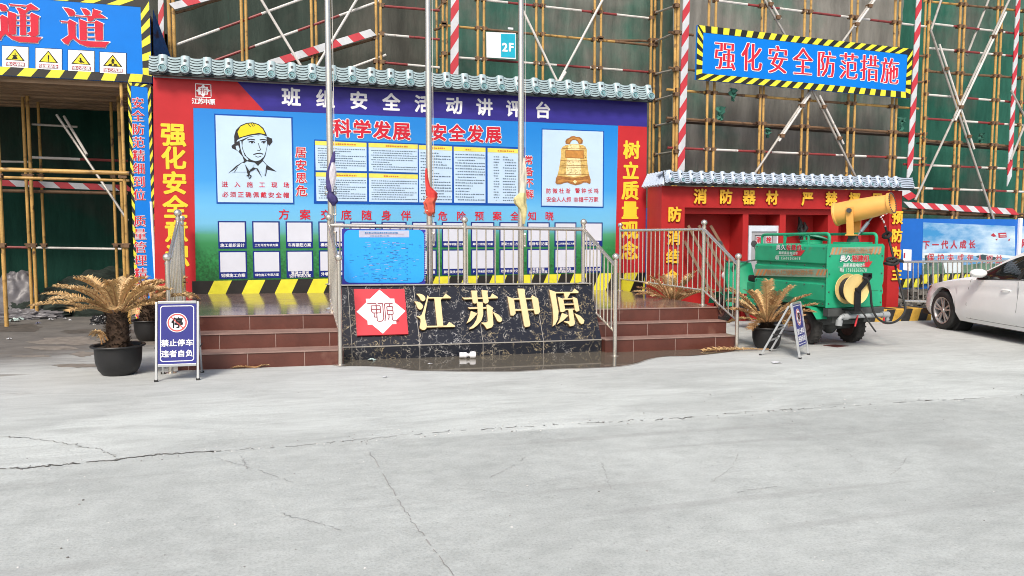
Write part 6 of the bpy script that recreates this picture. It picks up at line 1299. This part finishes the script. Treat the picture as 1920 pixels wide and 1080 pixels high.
# pipes and valve at the tail
m = MB(); A, B_ = V(1574, 596, 8.58), V(1662, 590, 8.58); m.tube([A+Vector((.0, 0, -.10)), A+Vector((0, 0, -.02)), A+Vector((.03, 0, .01)), A+Vector((.09, 0, .012)), B_], .030, 12); m.tube([A+Vector((-.01, 0, -.11)), A+Vector((.0, 0, -.03))], .045, 12); m.tube([A+Vector((.06, 0, .012)), A+Vector((.13, 0, .012))], .045, 12); m.tube([B_+Vector((-.08, 0, 0)), B_+Vector((.03, 0, 0))], .046, 12); m.tube([B_, B_+Vector((.02, 0, -.08))], .03, 10); m.tube([A+Vector((.2, 0, .01)), A+Vector((.2, .15, .1))], .022, 8); m.build('outlet_pipe', PVC, TK)
m = MB(); q = A.lerp(B_, .35); m.tube([q, q+Vector((0, -.03, .02)), q+Vector((-.05, -.04, -.13))], .012, 8); q = B_+Vector((-.06, -.02, -.02)); m.tube([q, q+Vector((-.02, -.02, -.10))], .012, 8); m.build('valve_handle', RT, TK)
def hose(name, pix, r, mat, vs, parent=None):
    pts = [V(x, y, v) for (x, y), v in zip(pix, vs)]; out = []
    for i in range(len(pts)-1):
        p0, p1, p2, p3 = pts[max(i-1, 0)], pts[i], pts[i+1], pts[min(i+2, len(pts)-1)]
        for k in range(6):
            t = k/6; out.append(.5*((2*p1)+(p2-p0)*t+(2*p0-5*p1+4*p2-p3)*t*t+(p1*3-p0-p2*3+p3)*t**3))
    out.append(pts[-1]); m = MB(); m.tube(out, r, 8); return m.build(name, mat, parent)
hose('water_hose', [(1618, 520), (1627, 525), (1632, 545), (1635, 575), (1645, 596), (1664, 606), (1684, 600), (1697, 582), (1694, 560), (1684, 520), (1672, 470), (1664, 440), (1660, 425)], .016, BLKRUB, [8.44, 8.43, 8.45, 8.5, 8.5, 8.5, 8.55, 8.6, 8.7, 8.8, 8.95, 9.05, 9.08], TK)
m = MB(); pts = [V(1661, 428, 9.08), V(1656, 413, 9.08), V(1651, 408, 9.08), V(1656, 404, 9.08), V(1668, 396, 9.09)]; seg = []
for a, b_ in zip(pts, pts[1:]): seg += [a.lerp(b_, k/3) for k in range(3)]
seg.append(pts[-1]); m.tube(seg, .012, 8, 0, True, [i % 2 for i in range(len(seg)-1)]); m.build('feed_line', [WHP, RT], TK)
r = random.Random(2)
for x, y in ((1671, 487), (1676, 492), (1667, 495), (1684, 488), (1663, 441)):
    c = V(x, y, 9.0-.15*(y > 460)); fr = Matrix.Translation(c)@Matrix.Rotation(r.uniform(0, 3), 4, Vector((.3, 1, .2)))
    m = MB(); m.lathe([(.055+.022*cos(a), .022*sin(a)) for a in [k*pi/4 for k in range(9)]], 16, fr, 0, False); m.build('cable_coil', BLKRUB, TK)
hose('drain_hose', [(1612, 578), (1622, 592), (1632, 608), (1642, 622)], .011, BLKRUB, [8.5, 8.45, 8.35, 8.25], TK)
m = MB(); a = G(1542, 648); q = [G(1543, 648), G(1566, 646.5), G(1592, 649), G(1570, 651.5)]; m.ext([Vector((p.x, p.y, gz(p.x)+.006)) for p in q], (0, 0, -.004)); o = m.build('rusty_plate', M('rusty plate', (.10, .03, .025), .7, var=.4), None, 0); tag(o, 'flat rusty red plate on the ground behind the green tricycle', 'plate')

# ------------------------------------------------------------------ white saloon car, its front away from us
def ip(x, pts):
    for (x0, y0), (x1, y1) in zip(pts, pts[1:]):
        if x <= x1:
            i = pts.index((x0, y0)); 
            def sl(k):
                if k <= 0: a, b = pts[0], pts[1]
                elif k >= len(pts)-1: a, b = pts[-2], pts[-1]
                else: a, b = pts[k-1], pts[k+1]
                return (b[1]-a[1])/(b[0]-a[0])
            h = x1-x0; t = max(0, (x-x0)/h); m0, m1 = sl(i)*h, sl(i+1)*h
            return (2*t**3-3*t*t+1)*y0+(t**3-2*t*t+t)*m0+(-2*t**3+3*t*t)*y1+(t**3-t*t)*m1
    return pts[-1][1]
BELT = [(-2.42, .90), (-2.2, 1.0), (-1.6, 1.02), (-.8, .985), (0, .945), (.9, .90), (1.5, .83), (2.0, .74), (2.3, .66), (2.44, .57)]
HOOD = [(-2.42, .95), (-2.0, 1.08), (.8, 1.05), (1.2, .97), (1.7, .89), (2.1, .80), (2.35, .69), (2.44, .58)]
ROOF = [(-2.05, 1.06), (-1.7, 1.22), (-1.2, 1.37), (-.7, 1.445), (-.25, 1.43), (.1, 1.33), (.42, 1.17), (.75, 1.01)]
HWB = [(-2.42, .62), (-2.2, .78), (-1.6, .86), (-.5, .885), (.6, .885), (1.3, .87), (1.8, .83), (2.15, .72), (2.35, .55), (2.44, .40)]
HWR = [(-2.05, .55), (-1.5, .58), (-.6, .60), (0, .60), (.4, .66), (.75, .72)]
WX, WR, WZ = (1.48, -1.35), .335, .335
c0 = G(1773, 617); hd = Vector((sin(radians(14.0)), cos(radians(14.0)), 0)); lf = Vector((-hd.y, hd.x, 0)); cc = c0-hd*1.48-lf*.80
CARW = M('white car paint', (.86, .87, .87), .35, var=.03, coat=.08, spec=.25)
GLS = M('dark car glass', (.012, .014, .014), .03, var=.05, spec=.8); BPL = M('black car plastic', (.018, .018, .019), .5); CHR = M('alloy wheel', (.50, .50, .51), .35, .55, var=.1); CTYR = M('car tyre', (.022, .022, .022), .75, var=.3)
CR = thing('parked_car', 'white saloon car parked at the right edge seen from its left side', 'car', (cc.x, cc.y, gz(cc.x)), rz=atan2(hd.y, hd.x))
def xs_(a, b, n): return [a+(b-a)*i/n for i in range(n+1)]
XS = sorted(set([round(x, 4) for x in xs_(-2.42, 2.44, 90)+[WX[0]-.405, WX[0]+.405, WX[1]-.405, WX[1]+.405, .75, -2.05]]))
def zlow(x):
    z = .205 if x < 2.0 else .205+.05*(x-2)/.44
    for wx in WX:
        if abs(x-wx) < .405: z = max(z, WZ+sqrt(.405**2-(x-wx)**2))
    return z
def side_y(x, z):
    zb = ip(x, BELT); s = (z-.2)/(zb-.2); w = ip(x, HWB)
    return w*(1+.045*sin(pi*min(1, max(0, s))**.8)-.075*max(0, .22-s)/.22-.012*(abs(s-.78) < .05))
m = MB(); SR = [0, .04, .12, .22, .35, .5, .62, .72, .80, .86, .93, 1]
for s_ in (1, -1):
    rows = []
    for t in SR:
        row = []
        for x in XS: zb = ip(x, BELT); z0 = min(zlow(x), zb-.03); z = z0+(zb-z0)*t; row.append((x, s_*side_y(x, z), z))
        rows.append(row)
    m.grid(rows)
    lip = [(x, s_*(side_y(x, zlow(x))), zlow(x)) for x in XS]; m.grid([lip, [(x, y-s_*.10, z) for x, y, z in lip]])
cabx = [x for x in XS if -2.05 <= x <= .75]
for part in ([x for x in XS if x >= .75], [x for x in XS if x <= -2.05]):
    rows = []
    for x in part:
        zb, zh, w = ip(x, BELT), max(ip(x, HOOD), ip(x, BELT)+.004), ip(x, HWB); rows.append([(x, w*k, zb+(zh-zb)*(1-abs(k)**2.6)) for k in (-1, -.94, -.82, -.6, -.3, 0, .3, .6, .82, .94, 1)])
    m.grid(rows)
TT = [0, .05, .30, .60, .84, .93, 1]
for s_ in (1, -1):
    rows = []
    for t in TT: rows.append([(x, s_*(ip(x, HWB)-.02+(ip(x, HWR)-ip(x, HWB)+.02)*t**1.15), ip(x, BELT)+.0+(max(ip(x, ROOF), ip(x, BELT)+.02)-ip(x, BELT))*t) for x in cabx])
    m.grid(rows, 0, lambda i, j: 1 if (1 <= i < 4 and -1.75 < cabx[j] < .62) else 0)
    m.grid([rows[0], [(x, s_*ip(x, HWB), ip(x, BELT)) for x in cabx]])
rows = []
for x in cabx:
    w, z = ip(x, HWR), max(ip(x, ROOF), ip(x, BELT)+.02); rows.append([(x, w*k, z+.045*(1-k*k)) for k in (-1, -.92, -.6, -.3, 0, .3, .6, .92, 1)])
m.grid(rows, 0, lambda i, j: 1 if (0 < j < 7 and (cabx[i] > -.05 or cabx[i] < -1.15)) else 0)
m.poly([(2.44, s_*ip(2.44, HWB)*k, z) for s_, k, z in ((1, 1, .57), (1, 1.0, .25), (-1, 1, .25), (-1, 1, .57))]); m.poly([(-2.42, y, z) for y, z in ((.62, .9), (.62, .25), (-.62, .25), (-.62, .9))])
m.build('body', [CARW, GLS], CR, 38, True)
m = MB(); m.box(-2.3, 2.3, -.72, .72, .20, .30); m.box(-1.0, .9, -.80, .80, .19, .24)
for wx in WX: 
    m.lathe([(.40, -.12), (.40, .12)], 28, Matrix.Translation((wx, .66, WZ))@Matrix.Rotation(pi/2, 4, 'X'), 0, True); m.lathe([(.40, -.12), (.40, .12)], 28, Matrix.Translation((wx, -.66, WZ))@Matrix.Rotation(pi/2, 4, 'X'), 0, True)
m.build('underbody', BPL, CR, 0, True)
m = MB()
def seam(pts, w=.007):
    for a, b_ in zip(pts, pts[1:]): m.bar(Vector((a[0], side_y(*a)+.0005, a[1])), Vector((b_[0], side_y(*b_)+.0005, b_[1])), .004, w, 0, Y3)
seam([(.74, .90), (.78, .75), (.78, .50), (.72, .28)]); seam([(-.34, .95), (-.38, .75), (-.37, .5), (-.32, .28)]); seam([(-1.22, .98), (-1.16, .86), (-1.0, .72), (-.93, .5), (-.92, .29)]); seam([(.84, .275), (.3, .272), (-.2, .272), (-.92, .28)]); 
m.build('door_seam', M('car seam', (.06, .06, .06), .6), CR, 0, True)
m = MB()
for x in (-.12, -1.06): y = side_y(x, .80); m.tube([(x-.09, y+.008, .802), (x-.06, y+.030, .806), (x+.06, y+.030, .80), (x+.10, y+.008, .796)], .012, 8); m.lathe([(.03, 0), (.02, -.012), (0, -.014)], 14, Matrix.Translation((x-.05, y+.002, .80))@Matrix.Rotation(-pi/2, 4, 'X'), 0, False)
m.build('door_handle', CARW, CR, 40, True)
def mirror(s_):
    m = MB(); c = Vector((.40, s_*.99, 1.035)); rows = []
    for i in range(9):
        a = pi*i/8; rows.append([c+Vector((.085*sin(a)*cos(b_)*1.0+(.03 if cos(b_) > 0 else 0), s_*(-.125*cos(a)), .068*sin(a)*sin(b_)*1.05)) for b_ in [2*pi*k/14 for k in range(15)]])
    m.grid(rows); mo = m.build('wing_mirror', CARW, CR, 60, True); m = MB(); m.bar((.42, s_*.82, .965), (.40, s_*.95, 1.0), .06, .05); 
    m.bar((.56, s_*.86, .95), (.34, s_*.865, .96), .02, .05); m.build('mirror_arm', BPL, mo, 0, True)
    m = MB(); m.grid([[c+Vector((.002, s_*(-.112*cos(a)), .055*sin(a)*q)) for q in (-1, -.5, 0, .5, 1)] for a in [pi*i/10 for i in range(11)]]); m.build('mirror_glass', M('mirror glass', (.8, .82, .84), .04, 1, var=.02), mo, 60, True)
mirror(1); mirror(-1)

for s_ in (1, -1):
    m = MB(); rows = [[(x, s_*(side_y(x, z)+.004), z) for x in (1.86, 1.98, 2.1, 2.2, 2.3)] for z in (.60, .64, .68, .705)]
    rows = [[(x, s_*(side_y(x, ip(x, BELT)-d*(.3+.7*(x-1.8)/.5))+.004), ip(x, BELT)-d*(.2+.8*(x-1.8)/.5)) for x in (1.9, 2.0, 2.1, 2.2, 2.3, 2.36)] for d in (.13, .08, .03)]
    m.grid(rows); m.build('headlight', M('headlight glass', (.10, .11, .12), .08), CR, 40, True)
    m = MB(); m.grid([[(x, s_*(side_y(x, z)+.004), z) for x in (-2.36, -2.2, -2.05)] for z in (.78, .84, .90)]); m.build('tail_light', M('tail light red', (.3, .01, .01), .15), CR, 40, True)
m = MB(); m.box(2.435, 2.46, -.34, .34, .32, .52); m.build('grille', BPL, CR, 0, True, .01)
m = MB()
for s_ in (1, -1):
    for x0, x1 in ((.80, .80),): pass
    m.tube([(x, s_*(ip(x, HWB)-.012), ip(x, BELT)+.014) for x in xs_(-1.7, .62, 30)], .009, 6)
    for x in (-.34,): 
        A = Vector((x, s_*(ip(x, HWB)-.012), ip(x, BELT)+.02)); B_ = Vector((x-.05, s_*(ip(x, HWR)+.03), ip(x, ROOF)-.07)); m.bar(A, B_, .012, .08, 0, Y3)
m.build('window_trim', BPL, CR, 40, True)
for wx in WX:
    for s_ in (1, -1):
        fr = Matrix.Translation((wx, s_*.78, WZ))@Matrix.Rotation(-s_*pi/2, 4, 'X'); m = MB(); w = .21
        m.lathe([(.225, w*.42), (.25, w*.5), (.30, w*.5), (.325, w*.42), (.335, w*.30), (.335, -w*.4), (.30, -w*.5), (.225, -w*.45)], 48, fr, 0, False)
        for k in range(4): m.lathe([(.336, w*(-.3+.17*k)), (.331, w*(-.28+.17*k)), (.331, w*(-.27+.17*k)), (.336, w*(-.25+.17*k))], 48, fr, 1, False)
        for k in range(60): a = 2*pi*k/60; m.bar(fr @ Vector((.334*cos(a), .334*sin(a), w*.40)), fr @ Vector((.337*cos(a+.05), .337*sin(a+.05), w*.10)), .008, .004, 1)
        wo = m.build('wheel', [CTYR, BLK], CR, 40, True)
        m = MB(); m.lathe([(.228, w*.44), (.232, w*.50), (.215, w*.48), (.205, w*.30), (.20, -w*.2)], 48, fr, 0, False); m.lathe([(0, w*.46), (.032, w*.45), (.045, w*.36), (.05, w*.2)], 20, fr, 0, False)
        for k in range(10):
            a = 2*pi*k/10+(.12 if k % 2 else -.12); p0, p1 = fr @ Vector((.035*cos(a), .035*sin(a), w*.36)), fr @ Vector((.215*cos(a), .215*sin(a), w*.42)); m.bar(p0, p1, .026, .018, 0, fr.to_3x3() @ Z3)
        m.build('rim', CHR, wo, 40, True); m = MB(); m.lathe([(.205, w*.05), (0, w*.05)], 30, fr, 0, False); m.lathe([(.15, w*.12), (.05, w*.13)], 30, fr, 1, False); m.build('brake_disc', [BLK, GRD], wo, 0, True)

# ------------------------------------------------------------------ litter and heaps
def lump(name, label, cat, c, rx, ry, rz_, mat, seed, n=26, amp=.35, fr=2.2, group=None, kind=None, fold=0):
    m = MB(); rows = []; c = Vector(c)
    for i in range(n+1):
        a = .5*pi*i/n; row = []
        for j in range(2*n+1):
            b_ = 2*pi*(j % (2*n))/(2*n); d = Vector((cos(b_)*cos(a), sin(b_)*cos(a), sin(a))); f = 1+amp*noise.noise(d*fr+Vector((seed, 0, 0)))+amp*.5*noise.noise(d*fr*3+Vector((0, seed, 0)))+fold*noise.noise(Vector((d.x*2, d.y*2, d.z*18+seed)))
            row.append((c.x+rx*d.x*f, c.y+ry*d.y*f, c.z-.01+rz_*d.z*f))
        rows.append(row)
    m.grid(rows); o = m.build(name, mat, None, 60); return tag(o, label, cat, group, kind)
NETK = M('black green folded net', (.012, .022, .016), .85, var=.6, scale=14, stretch=(1, 1, 4), bump=.6, bscale=18)
p = V(190, 580, 15.4); lump('net_heap', 'long heap of dark folded netting on the passage floor behind the palms', 'heap', (p.x, 15.45, gz(p.x)), 1.15, .5, .80, NETK, 3, 40, .22, 1.6, fold=.12)
p = V(95, 560, 15.3); lump('net_heap', 'low dark net bundle beside the tall grey plastic sheet', 'heap', (p.x, 15.3, gz(p.x)), .62, .4, .45, NETK, 8, 30, .3, 2, fold=.15)
PLS = M('dusty plastic sheet', (.15, .145, .155), .4, var=.3, scale=6, bump=.4, bscale=9)
p = V(30, 580, 15.2); lump('plastic_sheet', 'grey crumpled plastic sheet heaped beside the yellow passage post', 'plastic sheet', (p.x, 15.3, gz(p.x)), .40, .3, .82, PLS, 5, 30, .16, 1.6, fold=.03)
p = V(45, 592, 14.8); lump('plastic_sheet', 'low spread of crumpled grey plastic on the dirty passage floor', 'plastic sheet', (p.x, 14.85, gz(p.x)), .55, .25, .16, PLS, 9, 30, .4, 3)
p = G(192, 607); lump('rubbish_bag', 'black crumpled rubbish bag on the dirty ground behind the left palm', 'bag', (p.x, p.y, gz(p.x)), .17, .13, .15, M('black bag film', (.012, .012, .013), .22, var=.3, bump=.5, bscale=16), 4, 26, .35, 3.2)
m = MB(); a, b_ = G(72, 592), G(212, 589); m.tube([Vector((a.x, a.y, gz(a.x)+.02)), Vector((b_.x, b_.y, gz(b_.x)+.02))], .02, 10); o = m.build('floor_pipe', WHP, None); tag(o, 'long white pipe lying on the ground before the net heap', 'pipe')
LIT = [M('white litter', (.66, .67, .70), .6, var=.08), M('greenish plastic litter', (.40, .50, .48), .35, var=.2), M('blue grey litter', (.22, .23, .38), .5, var=.4)]
lit = [(95, 601, .075, .04, 0, 'white scrap of paper between the pipe and the black bag'), (122, 599, .05, .03, 0, 'small white scrap just below the white pipe'), (150, 593, .09, .03, 0, 'white torn scrap beside the end of the white pipe'), (131, 602, .05, .03, 0, 'lower white scrap next to the black rubbish bag'),
       (72, 608, .08, .04, 2, 'blue and white crumpled wrapper on the dirty ground'), (25, 603, .16, .06, 1, 'greenish crumpled plastic film at the far left floor'), (17, 637, .06, .025, 0, 'lone white scrap on the stained concrete at far left'), (173, 607, .03, .02, 0, 'tiny white scrap touching the black rubbish bag'), (38, 600, .12, .05, 1, 'pale plastic film beside the spread grey sheet'),
       (722, 708, .045, .012, 0, 'white paper flake on concrete left of the puddle'), (807, 684, .05, .012, 0, 'thin white chip lying in the puddle'), (1456, 681, .12, .012, 0, 'flat white paper on concrete before the tilted sign'), (697, 677, .09, .03, 1, 'clear crumpled film in the left end of the puddle')]
for i, (x, y, s, h, k, lb) in enumerate(lit):
    p = G(x, y); r = random.Random(i+40); g = []
    for a in range(7): g.append([(p.x+s*(a/6-.5)*r.uniform(.8, 1.2), p.y+s*.7*(b_/6-.5)*r.uniform(.8, 1.2), gz(p.x)+.010+h*r.random()*(1-abs(a/3-1)*.6)) for b_ in range(7)])
    m = MB(); m.grid(g); o = m.build('litter_scrap', LIT[k], None, 60); tag(o, lb, 'litter', 'scraps of litter on the ground')
m = MB(); p = G(876, 672); d = Vector((1, -.12, 0)).normalized(); fr = d.to_track_quat('Z', 'Y').to_matrix().to_4x4(); fr.translation = Vector((p.x-.10, p.y, gz(p.x)+.045))
m.lathe([(0, 0), (.034, .003), (.036, .02), (.033, .05), (.036, .085), (.022, .10), (.016, .115), (.016, .125), (.04, .135), (.044, .17), (.04, .2), (.02, .205), (0, .203)], 20, fr, 0, False); o = m.build('crushed_cup', WHP, None); tag(o, 'white crushed plastic cup lying at the edge of the puddle', 'cup')
